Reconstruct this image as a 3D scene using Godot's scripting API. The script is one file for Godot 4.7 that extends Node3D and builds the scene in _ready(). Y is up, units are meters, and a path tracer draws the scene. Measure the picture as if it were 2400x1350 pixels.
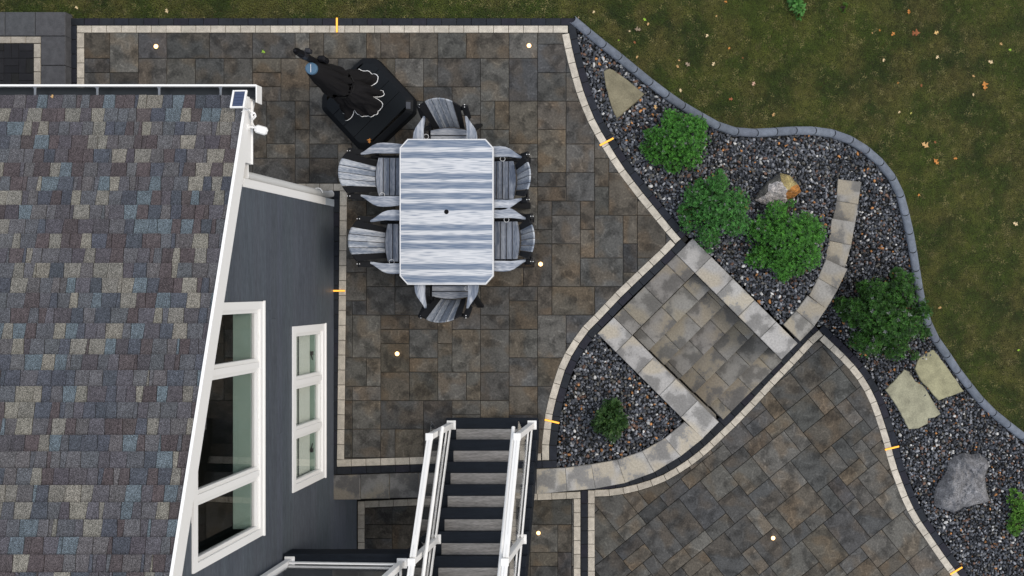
extends Node3D
# A patio seen from above: house with shingled roof, dining set, stone steps, gravel beds and lawn.
# Heights are metres above the upper patio. at(x, y, h) turns a point read off the photograph into a place at height h.

const EYE := 14.0
const FOCAL := 2450.0
const DOWN := Vector2(1655, 675)
const LOW := -0.92

var rng := RandomNumberGenerator.new()
var mats := {}
var taken := {}

class Shape:
	var v := PackedVector3Array()
	var n := PackedVector3Array()
	var uv := PackedVector2Array()
	var c := PackedColorArray()
	var tint := Color.WHITE
	var shift := Vector2.ZERO
	var turned := false

	func flat_uv(p: Vector3, nn: Vector3) -> Vector2:
		var r: Vector2
		var a := nn.abs()
		if a.y >= a.x and a.y >= a.z:
			r = Vector2(p.x, p.z)
		elif a.x >= a.z:
			r = Vector2(p.y, p.z)
		else:
			r = Vector2(p.x, p.y)
		if turned:
			r = Vector2(r.y, r.x)
		return r + shift

	func tri(p: Vector3, q: Vector3, r: Vector3) -> void:
		var m := (q - p).cross(r - p)
		if m.length_squared() < 1e-16:
			return
		m = m.normalized()
		v.append(p); v.append(r); v.append(q)
		for k in 3:
			n.append(m); c.append(tint)
		uv.append(flat_uv(p, m)); uv.append(flat_uv(r, m)); uv.append(flat_uv(q, m))

	func quad(p: Vector3, q: Vector3, r: Vector3, s: Vector3) -> void:
		tri(p, q, r)
		tri(p, r, s)

	func soft(p: Vector3, q: Vector3, r: Vector3, a: Vector3, b: Vector3, d: Vector3) -> void:
		var m := (q - p).cross(r - p).normalized()
		v.append(p); v.append(r); v.append(q)
		n.append(a); n.append(d); n.append(b)
		for k in 3:
			c.append(tint)
		uv.append(flat_uv(p, m)); uv.append(flat_uv(r, m)); uv.append(flat_uv(q, m))

	# a box of the given size about t, its edges chamfered by b
	func box(t: Transform3D, size: Vector3, b := 0.003) -> void:
		var h := size / 2.0
		b = minf(b, minf(h.x, minf(h.y, h.z)) * 0.6)
		for axis in 3:
			var i := (axis + 1) % 3
			var j := (axis + 2) % 3
			for s in [1.0, -1.0]:
				var f := []
				for k in [[-1, -1], [1, -1], [1, 1], [-1, 1]]:
					var p := Vector3.ZERO
					p[axis] = h[axis] * s
					p[i] = (h[i] - b) * k[0]
					p[j] = (h[j] - b) * k[1]
					f.append(t * p)
				if s > 0:
					quad(f[0], f[1], f[2], f[3])
				else:
					quad(f[3], f[2], f[1], f[0])
				for w in [1.0, -1.0]:
					# the chamfer between faces axis (s) and i (w)
					var e := []
					for k in [[0, -1], [1, -1], [1, 1], [0, 1]]:
						var p := Vector3.ZERO
						p[axis] = (h[axis] - (b if k[0] else 0.0)) * s
						p[i] = (h[i] - (0.0 if k[0] else b)) * w
						p[j] = (h[j] - b) * k[1]
						e.append(t * p)
					if s * w > 0:
						quad(e[0], e[1], e[2], e[3])
					else:
						quad(e[3], e[2], e[1], e[0])
		for x in [-1.0, 1.0]:
			for y in [-1.0, 1.0]:
				for z in [-1.0, 1.0]:
					var p := t * Vector3(h.x * x, (h.y - b) * y, (h.z - b) * z)
					var q := t * Vector3((h.x - b) * x, h.y * y, (h.z - b) * z)
					var r := t * Vector3((h.x - b) * x, (h.y - b) * y, h.z * z)
					if x * y * z > 0:
						tri(p, q, r)
					else:
						tri(p, r, q)

	func block(lo: Vector3, hi: Vector3, b := 0.003) -> void:
		box(Transform3D(Basis(), (lo + hi) / 2.0), hi - lo, b)

	# a bar between two points, w wide and h high
	func bar(p: Vector3, q: Vector3, w: float, h: float, b := 0.003, up := Vector3.UP) -> void:
		var z := (q - p).normalized()
		var x := up.cross(z).normalized()
		if x.length() < 0.5:
			x = Vector3.RIGHT
		var y := z.cross(x)
		box(Transform3D(Basis(x, y, z), (p + q) / 2.0), Vector3(w, h, p.distance_to(q)), b)

	# an upright prism over an outline of (x, z) points, its upper edge chamfered; top height may come from a function
	func prism(outline: PackedVector2Array, top: float, bottom: float, b := 0.004) -> void:
		var poly := outline.duplicate()
		var area := 0.0
		for i in poly.size():
			var p := poly[i]
			var q := poly[(i + 1) % poly.size()]
			area += p.x * q.y - q.x * p.y
		if area > 0:
			poly.reverse()
		var m := poly.size()
		var inner := PackedVector2Array()
		for i in m:
			var d0 := (poly[i] - poly[(i + m - 1) % m]).normalized()
			var d1 := (poly[(i + 1) % m] - poly[i]).normalized()
			var n0 := Vector2(d0.y, -d0.x)
			var n1 := Vector2(d1.y, -d1.x)
			var s := n0 + n1
			var k := b / maxf(0.35, 1.0 + n0.dot(n1))
			inner.append(poly[i] + s * k)
		var hi := func(p: Vector2) -> Vector3:
			return Vector3(p.x, top, p.y)
		var order := Geometry2D.triangulate_polygon(inner)
		for i in range(0, order.size(), 3):
			var p: Vector3 = hi.call(inner[order[i]])
			var q: Vector3 = hi.call(inner[order[i + 1]])
			var r: Vector3 = hi.call(inner[order[i + 2]])
			if (q - p).cross(r - p).y > 0:
				tri(p, q, r)
			else:
				tri(p, r, q)
		for i in m:
			var j := (i + 1) % m
			var a1: Vector3 = hi.call(inner[i])
			var a2: Vector3 = hi.call(inner[j])
			var b1: Vector3 = hi.call(poly[i]) - Vector3(0, b, 0)
			var b2: Vector3 = hi.call(poly[j]) - Vector3(0, b, 0)
			quad(b1, b2, a2, a1)
			quad(Vector3(b1.x, bottom, b1.z), Vector3(b2.x, bottom, b2.z), b2, b1)

	# a flat piece of wall: an outline of (z, height) points between two x
	func panel(poly: PackedVector2Array, x0: float, x1: float) -> void:
		var area := 0.0
		for i in poly.size():
			area += poly[i].cross(poly[(i + 1) % poly.size()])
		var pts := poly.duplicate()
		if area > 0:
			pts.reverse()
		var order := Geometry2D.triangulate_polygon(pts)
		for x in [x0, x1]:
			for i in range(0, order.size(), 3):
				var p := Vector3(x, pts[order[i]].y, pts[order[i]].x)
				var q := Vector3(x, pts[order[i + 1]].y, pts[order[i + 1]].x)
				var r := Vector3(x, pts[order[i + 2]].y, pts[order[i + 2]].x)
				if ((q - p).cross(r - p).x > 0) == (x == maxf(x0, x1)):
					tri(p, q, r)
				else:
					tri(p, r, q)
		var lo := minf(x0, x1)
		var hi := maxf(x0, x1)
		for i in pts.size():
			var p := pts[i]
			var q := pts[(i + 1) % pts.size()]
			quad(Vector3(lo, p.y, p.x), Vector3(hi, p.y, p.x), Vector3(hi, q.y, q.x), Vector3(lo, q.y, q.x))

	func tube(path: PackedVector3Array, radius, sides := 8, capped := true) -> void:
		var rings := []
		var norms := []
		var side := Vector3.ZERO
		for i in path.size():
			var d := (path[mini(i + 1, path.size() - 1)] - path[maxi(i - 1, 0)]).normalized()
			if side == Vector3.ZERO:
				side = d.cross(Vector3(0.31, 0.9, 0.27)).normalized()
			side = (side - d * side.dot(d)).normalized()
			var up := d.cross(side)
			var r: float = radius[i] if radius is Array or radius is PackedFloat32Array else radius
			var ring := []
			var nn := []
			for k in sides:
				var a := TAU * k / sides
				var o := side * cos(a) + up * sin(a)
				ring.append(path[i] + o * r)
				nn.append(o)
			rings.append(ring)
			norms.append(nn)
		for i in path.size() - 1:
			for k in sides:
				var l := (k + 1) % sides
				soft(rings[i][k], rings[i][l], rings[i + 1][l], norms[i][k], norms[i][l], norms[i + 1][l])
				soft(rings[i][k], rings[i + 1][l], rings[i + 1][k], norms[i][k], norms[i + 1][l], norms[i + 1][k])
		if capped:
			for k in sides:
				var l := (k + 1) % sides
				tri(path[0], rings[0][l], rings[0][k])
				tri(path[-1], rings[-1][k], rings[-1][l])

	# an upright turned shape: profile of (radius, height)
	func lathe(where: Vector3, profile: Array, sides := 20) -> void:
		for i in profile.size() - 1:
			for k in sides:
				var a := TAU * k / sides
				var b := TAU * (k + 1) / sides
				var p := where + Vector3(cos(a) * profile[i].x, profile[i].y, sin(a) * profile[i].x)
				var q := where + Vector3(cos(b) * profile[i].x, profile[i].y, sin(b) * profile[i].x)
				var r := where + Vector3(cos(b) * profile[i + 1].x, profile[i + 1].y, sin(b) * profile[i + 1].x)
				var s := where + Vector3(cos(a) * profile[i + 1].x, profile[i + 1].y, sin(a) * profile[i + 1].x)
				quad(q, p, s, r)

	func mesh(from := Vector3.ZERO) -> ArrayMesh:
		var a := []
		a.resize(Mesh.ARRAY_MAX)
		if from != Vector3.ZERO:
			for i in v.size():
				v[i] -= from
		a[Mesh.ARRAY_VERTEX] = v
		a[Mesh.ARRAY_NORMAL] = n
		a[Mesh.ARRAY_TEX_UV] = uv
		a[Mesh.ARRAY_COLOR] = c
		var m := ArrayMesh.new()
		m.add_surface_from_arrays(Mesh.PRIMITIVE_TRIANGLES, a)
		return m


func at(x: float, y: float, h := 0.0) -> Vector3:
	var k := (EYE - h) / FOCAL
	return Vector3((x - DOWN.x) * k, h, (y - DOWN.y) * k)

func flat(x: float, y: float, h := 0.0) -> Vector2:
	var p := at(x, y, h)
	return Vector2(p.x, p.z)

# a list of points of a zoomed view (its corner and magnification) as places at height h
func outline(list: Array, h := 0.0, corner := Vector2.ZERO, times := 1.0) -> PackedVector2Array:
	var r := PackedVector2Array()
	for p in list:
		r.append(flat(corner.x + p[0] / times, corner.y + p[1] / times, h))
	return r

func numbered(called: String) -> String:
	if not taken.has(called):
		taken[called] = 0
		return called
	taken[called] += 1
	return "%s_%03d" % [called, taken[called]]

func thing(called: String, where: Vector3, label: String, category: String, group := "", turn := 0.0) -> Node3D:
	var o := Node3D.new()
	o.name = numbered(called)
	o.position = where
	o.rotation.y = turn
	add_child(o)
	tag(o, label, category, group)
	return o

func tag(o: Node, label: String, category: String, group := "") -> void:
	o.set_meta("label", label)
	o.set_meta("category", category)
	if group:
		o.set_meta("group", group)

func setting(called: String) -> Node3D:
	var o := Node3D.new()
	o.name = called
	o.set_meta("kind", "structure")
	add_child(o)
	return o

# one mesh under a parent; shapes built in world places are moved to the parent's own axes when it is not turned
func part(parent: Node3D, called: String, s: Shape, m: Material, local := false) -> MeshInstance3D:
	var o := MeshInstance3D.new()
	o.name = called
	var from := Vector3.ZERO
	if not local and parent != self:
		var up: Node = parent
		while up != self:
			from += (up as Node3D).position
			up = up.get_parent()
	if m.has_meta("dark"):
		# dark paints are kept as a grey of one tenth times a lighter tint, so that the tint keeps its hue
		for i in s.c.size():
			s.c[i] = Color(minf(s.c[i].r * 10.0, 1.0), minf(s.c[i].g * 10.0, 1.0), minf(s.c[i].b * 10.0, 1.0))
	o.mesh = s.mesh(from)
	o.material_override = m
	parent.add_child(o, true)
	return o

func vary(c: Color, by: float) -> Color:
	var k := 1.0 + rng.randf_range(-by, by)
	return Color(c.r * k, c.g * k, c.b * k)

func rnd_shift() -> Vector2:
	return Vector2(rng.randf() * 7.0, rng.randf() * 7.0)

# ---------------------------------------------------------------- textures and materials

func noise(size: int, rep: int, freq: float, octaves := 4, kind := FastNoiseLite.TYPE_SIMPLEX_SMOOTH, fractal := FastNoiseLite.FRACTAL_FBM, stretch := Vector2i.ONE) -> PackedByteArray:
	var f := FastNoiseLite.new()
	f.seed = rep
	f.noise_type = kind
	f.frequency = freq
	f.fractal_octaves = octaves
	f.fractal_type = fractal
	var im := f.get_seamless_image(size / stretch.x, size / stretch.y)
	im.convert(Image.FORMAT_L8)
	if stretch != Vector2i.ONE:
		im.resize(size, size, Image.INTERPOLATE_CUBIC)
	return im.get_data()

func grey_image(size: int, d: PackedByteArray) -> ImageTexture:
	return ImageTexture.create_from_image(Image.create_from_data(size, size, false, Image.FORMAT_L8, d))

func colour_image(size: int, d: PackedByteArray) -> ImageTexture:
	return ImageTexture.create_from_image(Image.create_from_data(size, size, false, Image.FORMAT_RGB8, d))

func step01(a: float, b: float, x: float) -> float:
	var t := clampf((x - a) / (b - a), 0.0, 1.0)
	return t * t * (3.0 - 2.0 * t)

func to_byte(l: float) -> int:
	l = clampf(l, 0.0, 1.0)
	return int(255.0 * (12.92 * l if l < 0.0031308 else 1.055 * pow(l, 1.0 / 2.4) - 0.055) + 0.5)

func material(called: String, rough: float, tex: Texture2D = null, scale := 1.0, bump: Texture2D = null, depth := 0.0) -> StandardMaterial3D:
	var m := StandardMaterial3D.new()
	m.resource_name = called
	m.roughness = rough
	m.vertex_color_use_as_albedo = true
	m.metallic_specular = 0.35
	if tex:
		m.albedo_texture = tex
	m.uv1_scale = Vector3(scale, scale, scale)
	if bump:
		m.heightmap_enabled = true
		m.heightmap_texture = bump
		m.heightmap_scale = depth
	mats[called] = m
	return m

func make_materials() -> void:
	var size := 512
	# slate-faced paver: grey to brown clouds, dark mottles, pale ridges, fine grain
	var big := noise(size, 3, 0.005, 3)
	var mid := noise(size, 5, 0.011, 5)
	var ridge := noise(size, 8, 0.011, 4, FastNoiseLite.TYPE_SIMPLEX_SMOOTH, FastNoiseLite.FRACTAL_RIDGED)
	var fine := noise(size, 9, 0.22, 2)
	var grit := noise(size, 10, 0.085, 3)
	var d := PackedByteArray()
	d.resize(size * size * 3)
	var e := PackedByteArray()
	e.resize(size * size)
	for i in size * size:
		var b := big[i] / 255.0
		var m := mid[i] / 255.0
		var r := ridge[i] / 255.0
		var f := 0.45 * fine[i] / 255.0 + 0.55 * grit[i] / 255.0
		var warm := step01(0.40, 0.75, b)
		var l := 0.48 + 0.30 * (m - 0.5) + 0.30 * step01(0.70, 0.98, r) + 0.62 * (f - 0.5)
		l *= 0.70 + 0.30 * step01(0.20, 0.45, m)
		d[i * 3] = to_byte(l * lerpf(0.98, 1.10, warm))
		d[i * 3 + 1] = to_byte(l * lerpf(0.99, 0.97, warm))
		d[i * 3 + 2] = to_byte(l * lerpf(0.98, 0.82, warm))
		e[i] = int(clampf(110.0 * m + 110.0 * r + 30.0 * f, 0.0, 255.0))
	var slate := colour_image(size, d)
	var slate_relief := grey_image(size, e)
	material("slate", 0.72, slate, 0.62, slate_relief, 0.5)
	# cap stone: pale sandy grey with crisp-edged dark grey clouds
	var cloud := noise(size, 21, 0.0075, 6)
	var soft := noise(size, 22, 0.004, 2)
	for i in size * size:
		var f := 0.4 * fine[i] / 255.0 + 0.6 * grit[i] / 255.0
		var m := cloud[i] / 255.0
		var dark := step01(0.42, 0.64, m + 0.55 * (f - 0.5))
		var l := lerpf(0.66, 0.36, dark) * (0.68 + 0.64 * f)
		var w := step01(0.4, 0.7, soft[i] / 255.0)
		d[i * 3] = to_byte(l * lerpf(1.0, 1.06, w * (1.0 - dark)))
		d[i * 3 + 1] = to_byte(l * lerpf(0.99, 0.97, w * (1.0 - dark)))
		d[i * 3 + 2] = to_byte(l * lerpf(0.99, 0.82, w * (1.0 - dark)))
		e[i] = int(clampf(160.0 * f + 60.0 * m, 0.0, 255.0))
	material("cap_stone", 0.85, colour_image(size, d), 0.6, grey_image(size, e), 0.25)
	# plain concrete grain
	var g := PackedByteArray()
	g.resize(size * size)
	var speck := noise(size, 31, 0.35, 1, FastNoiseLite.TYPE_VALUE)
	for i in size * size:
		var l := 0.62 + 0.22 * (fine[i] / 255.0 - 0.5) + 0.22 * (grit[i] / 255.0 - 0.5) + 0.24 * (speck[i] / 255.0 - 0.5) + 0.25 * (mid[i] / 255.0 - 0.5)
		g[i] = to_byte(l)
	var grain := grey_image(size, g)
	material("concrete", 0.85, grain, 1.6, grain, 0.15)
	# shingle granules: sharp speckle
	for i in size * size:
		var s := speck[i] / 255.0
		var l := 0.26 + 0.75 * step01(0.35, 0.9, s) + 0.25 * (fine[i] / 255.0 - 0.5) + 0.35 * (grit[i] / 255.0 - 0.5) + 0.14 * (mid[i] / 255.0 - 0.5)
		g[i] = to_byte(l)
	material("granules", 0.9, grey_image(size, g), 1.7, grain, 0.2)
	# boards and lumber: streaks along u
	var streak := noise(size, 41, 0.05, 4, FastNoiseLite.TYPE_SIMPLEX_SMOOTH, FastNoiseLite.FRACTAL_FBM, Vector2i(16, 1))
	var thread := noise(size, 42, 0.3, 2, FastNoiseLite.TYPE_SIMPLEX_SMOOTH, FastNoiseLite.FRACTAL_FBM, Vector2i(16, 1))
	for i in size * size:
		g[i] = to_byte(0.55 + 0.36 * (streak[i] / 255.0 - 0.5) + 0.55 * (thread[i] / 255.0 - 0.5))
	var wood := grey_image(size, g)
	material("grey_board", 0.7, wood, 1.3, wood, 0.1)
	for i in size * size:
		g[i] = to_byte(0.60 + 0.22 * (streak[i] / 255.0 - 0.5) + 0.34 * (thread[i] / 255.0 - 0.5) + 0.16 * (fine[i] / 255.0 - 0.5))
	var painted := grey_image(size, g)
	material("siding", 0.55, painted, 0.9, painted, 0.08)
	# streaked blue and white lumber
	var band := noise(size, 45, 0.02, 3, FastNoiseLite.TYPE_SIMPLEX_SMOOTH, FastNoiseLite.FRACTAL_FBM, Vector2i(32, 1))
	for i in size * size:
		var t := step01(0.22, 0.85, band[i] / 255.0 * 0.55 + 0.55 * (thread[i] / 255.0 - 0.1))
		d[i * 3] = to_byte(lerpf(0.15, 0.60, t))
		d[i * 3 + 1] = to_byte(lerpf(0.18, 0.615, t))
		d[i * 3 + 2] = to_byte(lerpf(0.235, 0.635, t))
	material("lumber", 0.5, colour_image(size, d), 1.0, wood, 0.06)
	# the table sheet: dark bands across a white sheet, given as shares of its length, ragged by the thread
	var bands := [[0.0, 0.058], [0.09, 0.133], [0.235, 0.277], [0.297, 0.342], [0.370, 0.413], [0.442, 0.490], [0.587, 0.628], [0.658, 0.697], [0.714, 0.757], [0.855, 0.897], [0.938, 0.985]]
	for y in size:
		var near := 0.0
		var q := (y + 0.5) / size
		for b in bands:
			var inside := minf(q - b[0], b[1] - q)
			near = maxf(near, step01(-0.006, 0.007, inside))
		for x in size:
			var i := y * size + x
			var t := thread[i] / 255.0
			var s := streak[i] / 255.0
			var dark := clampf(near * (0.42 + 1.0 * t) + (1.0 - near) * (0.06 + 0.8 * step01(0.48, 0.85, t)) + 0.10 * (s - 0.5), 0.0, 1.0)
			d[i * 3] = to_byte(lerpf(0.60, 0.125, dark))
			d[i * 3 + 1] = to_byte(lerpf(0.605, 0.165, dark))
			d[i * 3 + 2] = to_byte(lerpf(0.62, 0.235, dark))
	material("table_sheet", 0.45, colour_image(size, d), 1.0)
	mats.table_sheet.uv1_scale = Vector3(0.33, 1.0, 1.0)
	# rough rock and flagstone
	for i in size * size:
		var l := 0.45 + 0.3 * (mid[i] / 255.0 - 0.5) + 0.22 * step01(0.6, 0.95, ridge[i] / 255.0) + 0.25 * (fine[i] / 255.0 - 0.5) + 0.5 * (grit[i] / 255.0 - 0.5)
		g[i] = to_byte(l)
	var crag := grey_image(size, g)
	material("rock", 0.85, crag, 0.9, crag, 0.7)
	for i in size * size:
		g[i] = to_byte(0.60 + 0.30 * (mid[i] / 255.0 - 0.5) + 0.14 * (fine[i] / 255.0 - 0.5) + 0.24 * (grit[i] / 255.0 - 0.5) + 0.12 * step01(0.75, 0.98, ridge[i] / 255.0))
	material("flagstone", 0.8, grey_image(size, g), 0.8, slate_relief, 0.7)
	# soil under grass: green and straw patches
	var patch := noise(size, 51, 0.012, 4)
	for i in size * size:
		var t := step01(0.3, 0.7, patch[i] / 255.0)
		var k := 0.5 + 0.9 * fine[i] / 255.0
		d[i * 3] = to_byte(lerpf(0.02, 0.042, t) * k)
		d[i * 3 + 1] = to_byte(lerpf(0.028, 0.036, t) * k)
		d[i * 3 + 2] = to_byte(lerpf(0.006, 0.010, t) * k)
	material("turf", 0.95, colour_image(size, d), 0.45)
	for k in [["plain", 0.6], ["white_trim", 0.45], ["dark_board", 0.55], ["black_plastic", 0.42], ["black_fabric", 0.8], ["stone", 0.6], ["plant", 0.55], ["soil", 0.95], ["metal", 0.35], ["floor", 0.5]]:
		material(k[0], k[1])
	for k in ["dark_board", "black_plastic", "black_fabric", "stone"]:
		mats[k].metallic_specular = 0.2
	for k in ["dark_board", "black_plastic", "black_fabric", "soil"]:
		mats[k].albedo_color = Color(0.1, 0.1, 0.1).linear_to_srgb()
		mats[k].set_meta("dark", true)
	mats.black_plastic.roughness = 0.5
	mats.dark_board.albedo_texture = painted
	mats.dark_board.uv1_scale = Vector3(1.1, 1.1, 1.1)
	mats.plant.backlight_enabled = true
	mats.plant.backlight = Color(0.13, 0.16, 0.05)
	mats.plant.cull_mode = BaseMaterial3D.CULL_DISABLED
	var glass := StandardMaterial3D.new()
	glass.resource_name = "glass"
	glass.transparency = BaseMaterial3D.TRANSPARENCY_ALPHA
	glass.albedo_color = Color(0.05, 0.09, 0.08, 0.10)
	glass.roughness = 0.02
	mats.glass = glass
	var cells := material("solar_cells", 0.2)
	cells.clearcoat_enabled = true
	var glow := StandardMaterial3D.new()
	glow.resource_name = "lamp_lens"
	glow.albedo_color = Color(1, 0.9, 0.7)
	glow.emission_enabled = true
	glow.emission = Color(1.0, 0.80, 0.52)
	glow.emission_energy_multiplier = 2.2
	mats.lamp_lens = glow
	var amber := glow.duplicate()
	amber.resource_name = "amber_lens"
	amber.albedo_color = Color(0.6, 0.35, 0.1)
	amber.emission = Color(1.0, 0.70, 0.28)
	amber.emission_energy_multiplier = 1.25
	mats.amber_lens = amber

# ---------------------------------------------------------------- terrain

var high_points := PackedVector3Array()   # x, z, height: the bed behind the walls
var low_points := PackedVector3Array()    # the bed below the stepped wall, and the lawn
var upper_area := PackedVector2Array()
var lower_area := PackedVector2Array()
var bed_high := PackedVector2Array()
var bed_low := PackedVector2Array()
var bed_island := PackedVector2Array()
var lawn_area := PackedVector2Array()
var steps_area := PackedVector2Array()

const EDGING := [[1340, 44, 0], [1355, 55, 0], [1381, 78.5, 0], [1424, 112.6, 0], [1466, 145, 0], [1504, 178, 0], [1546, 210, -0.01], [1586, 240, -0.02], [1627, 264, -0.03], [1667, 287, -0.05], [1693, 301, -0.07], [1727, 309, -0.09], [1777, 312, -0.13], [1827, 308, -0.17], [1877, 305, -0.2], [1923, 307, -0.24], [1972, 317, -0.28], [2017, 341, -0.33], [2054, 370, -0.38], [2087, 409, -0.44], [2108, 449, -0.5], [2121, 497, -0.55], [2133, 549, -0.61], [2143, 607, -0.67], [2149, 646, -0.71], [2158, 700, -0.76], [2170, 746, -0.8], [2188, 788, -0.83], [2216, 827, -0.86], [2244, 870, -0.88], [2276, 911, -0.9], [2305, 947, -0.91], [2339, 978, -0.92], [2373, 1004, -0.92], [2400, 1025, -0.92], [2470, 1080, -0.92], [2560, 1150, -0.92]]
# boundary between the pale and the dark course of the upper patio
const CURVE := [[1331, 59], [1335.5, 89], [1343, 122], [1352, 160], [1371, 225], [1398, 289], [1441, 361], [1467, 400], [1505, 450], [1528, 478], [1572, 532], [1596, 560]]
const INWARD := [[1596, 560], [1558, 599], [1507, 647], [1456, 696], [1407, 748], [1380, 775], [1358, 805], [1339, 836], [1324, 868], [1313, 903], [1303, 937], [1295, 972], [1291, 1007], [1287, 1040], [1287, 1079]]
const LOW_RIGHT := [[1919, 773], [1955, 807], [1980, 831], [2003.5, 856], [2024.6, 883.5], [2043.6, 915], [2058, 947], [2069, 978.5], [2079.5, 1012], [2090, 1046], [2096, 1075.6], [2107, 1109], [2119.6, 1141], [2132, 1173], [2147, 1202], [2164, 1230], [2185, 1259], [2202, 1285], [2221, 1312], [2248, 1348], [2290, 1400], [2340, 1460]]
const LOW_LEFT := [[1377, 1148.5], [1393, 1148], [1425, 1147], [1460, 1142], [1492, 1134.5], [1523, 1125], [1555, 1112], [1583, 1096], [1612, 1077], [1638, 1057], [1663, 1035], [1689, 1010], [1712.5, 988], [1757, 942], [1803, 892], [1849, 844], [1897, 792], [1919, 773]]

func by_distance(points: PackedVector3Array, x: float, z: float) -> float:
	var sum := 0.0
	var all := 0.0
	for p in points:
		var d := (p.x - x) * (p.x - x) + (p.y - z) * (p.y - z) + 0.004
		var w := 1.0 / (d * d)
		sum += w * p.z
		all += w
	return sum / all

func note_height(list: PackedVector3Array, x: float, y: float, h: float) -> void:
	var p := at(x, y, h)
	list.append(Vector3(p.x, p.z, h))

func ground_at(x: float, z: float) -> float:
	var p := Vector2(x, z)
	if Geometry2D.is_point_in_polygon(p, bed_high) or Geometry2D.is_point_in_polygon(p, bed_island):
		return by_distance(high_points, x, z)
	return by_distance(low_points, x, z)

# the place on the ground that shows at a point of the photograph
func on_ground(x: float, y: float) -> Vector3:
	var h := 0.0
	for k in 6:
		var p := at(x, y, h)
		h = ground_at(p.x, p.z)
	return at(x, y, h)

func offset_line(line: PackedVector2Array, by: float) -> PackedVector2Array:
	var r := PackedVector2Array()
	for i in line.size():
		var d := (line[mini(i + 1, line.size() - 1)] - line[maxi(i - 1, 0)]).normalized()
		r.append(line[i] + Vector2(-d.y, d.x) * by)
	return r

func plan_areas() -> void:
	for e in EDGING:
		note_height(low_points, e[0], e[1], e[2] - 0.04)
	for x in range(-400, 1340, 150):
		note_height(low_points, x, 30, -0.04)
	for p in [[2000, 0, -0.25], [2400, 100, -0.5], [2400, 500, -0.75], [2400, 850, -0.9], [1700, 0, -0.06], [2700, 600, -0.9], [2000, -400, -0.3], [1000, -400, -0.05]]:
		note_height(low_points, p[0], p[1], p[2])
	for p in LOW_RIGHT:
		note_height(low_points, p[0] + 20, p[1] - 4, LOW - 0.04)
	for p in [[2030, 440, -0.47], [2030, 520, -0.58], [2000, 620, -0.72], [1960, 710, -0.86], [1930, 760, -0.95], [2330, 1150, -0.95], [2380, 1300, -0.95]]:
		note_height(low_points, p[0], p[1], p[2])
	for p in CURVE:
		note_height(high_points, p[0] + 20, p[1] - 4, -0.035)
	for p in INWARD:
		note_height(high_points, p[0] + 18, p[1] + 8, -0.05)
	for i in 20:
		var e: Array = EDGING[i]
		note_height(high_points, e[0], e[1], e[2] - 0.045)
	for p in [[1450, 1000, -0.05], [1400, 1080, -0.05], [1550, 980, -0.05], [1450, 860, -0.05], [1650, 580, -0.05], [1740, 670, -0.05], [1830, 755, -0.06], [1870, 700, -0.07], [1900, 620, -0.15], [1935, 560, -0.24], [1950, 480, -0.38], [1970, 425, -0.46], [2010, 410, -0.45]]:
		note_height(high_points, p[0], p[1], p[2])
	# the areas, as (x, z) outlines
	var curve := offset_line(outline(CURVE), -0.1)
	var inward := offset_line(outline(INWARD), -0.1)
	upper_area = outline([[161, 41], [1347, 41]])
	upper_area.append_array(curve)
	upper_area.append(flat(1620, 560))
	upper_area.append_array(inward)
	upper_area.append_array(outline([[1304, 1095], [1255, 1098], [775, 1115], [770, 446], [-300, 446], [-300, 220], [161, 220]]))
	bed_high = curve.duplicate()
	bed_high.append(flat(1620, 556))
	for p in [[1836, 762, 0], [1867, 729, -0.01], [1893, 693, -0.01], [1917, 651, -0.14], [1936, 607, -0.14], [1942, 564, -0.27], [1950, 512, -0.27], [1960, 470, -0.4], [1965, 419, -0.4], [2018, 426, -0.42], [2056, 372, -0.38]]:
		bed_high.append(flat(p[0], p[1], p[2]))
	for i in range(17, 0, -1):
		bed_high.append(flat(EDGING[i][0], EDGING[i][1], EDGING[i][2]))
	bed_island = inward.slice(4)
	bed_island.append_array(outline([[1304, 1094], [1323, 1097], [1385, 1088], [1447, 1077], [1505, 1057], [1558, 1027], [1603, 989], [1403, 787]]))
	steps_area = PackedVector2Array([stair_point(-0.54, -1.43), stair_point(1.7, -1.43), stair_point(1.7, 0.31), stair_point(-0.54, 0.31)])
	var right := offset_line(outline(LOW_RIGHT, LOW), -0.1)
	lower_area = outline(LOW_LEFT, LOW)
	lower_area.append_array(right)
	lower_area.append_array(outline([[2340, 1500], [800, 1500], [800, 1180], [1255, 1165]], LOW))
	bed_low = PackedVector2Array()
	bed_low.append(flat(2054, 370, -0.38))
	for i in range(18, EDGING.size()):
		bed_low.append(flat(EDGING[i][0], EDGING[i][1], EDGING[i][2]))
	var wall := right.duplicate()
	wall.reverse()
	bed_low.append(flat(2560, 1500, LOW))
	bed_low.append_array(wall)
	for p in [[1908, 775, -0.5], [1936, 724, -0.2], [1962, 678, -0.2], [1984, 630, -0.2], [1993, 574, -0.3], [2002, 520, -0.35], [2009, 479, -0.42], [2014, 426, -0.42]]:
		bed_low.append(flat(p[0], p[1], p[2]))
	lawn_area = outline([[-700, -700], [3400, -700], [3400, 1800], [2560, 1800]])
	for i in range(EDGING.size() - 1, -1, -1):
		lawn_area.append(flat(EDGING[i][0], EDGING[i][1], EDGING[i][2]))
	lawn_area.append_array(outline([[1340, 50], [161, 50], [161, 35], [-700, 35]]))

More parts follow.
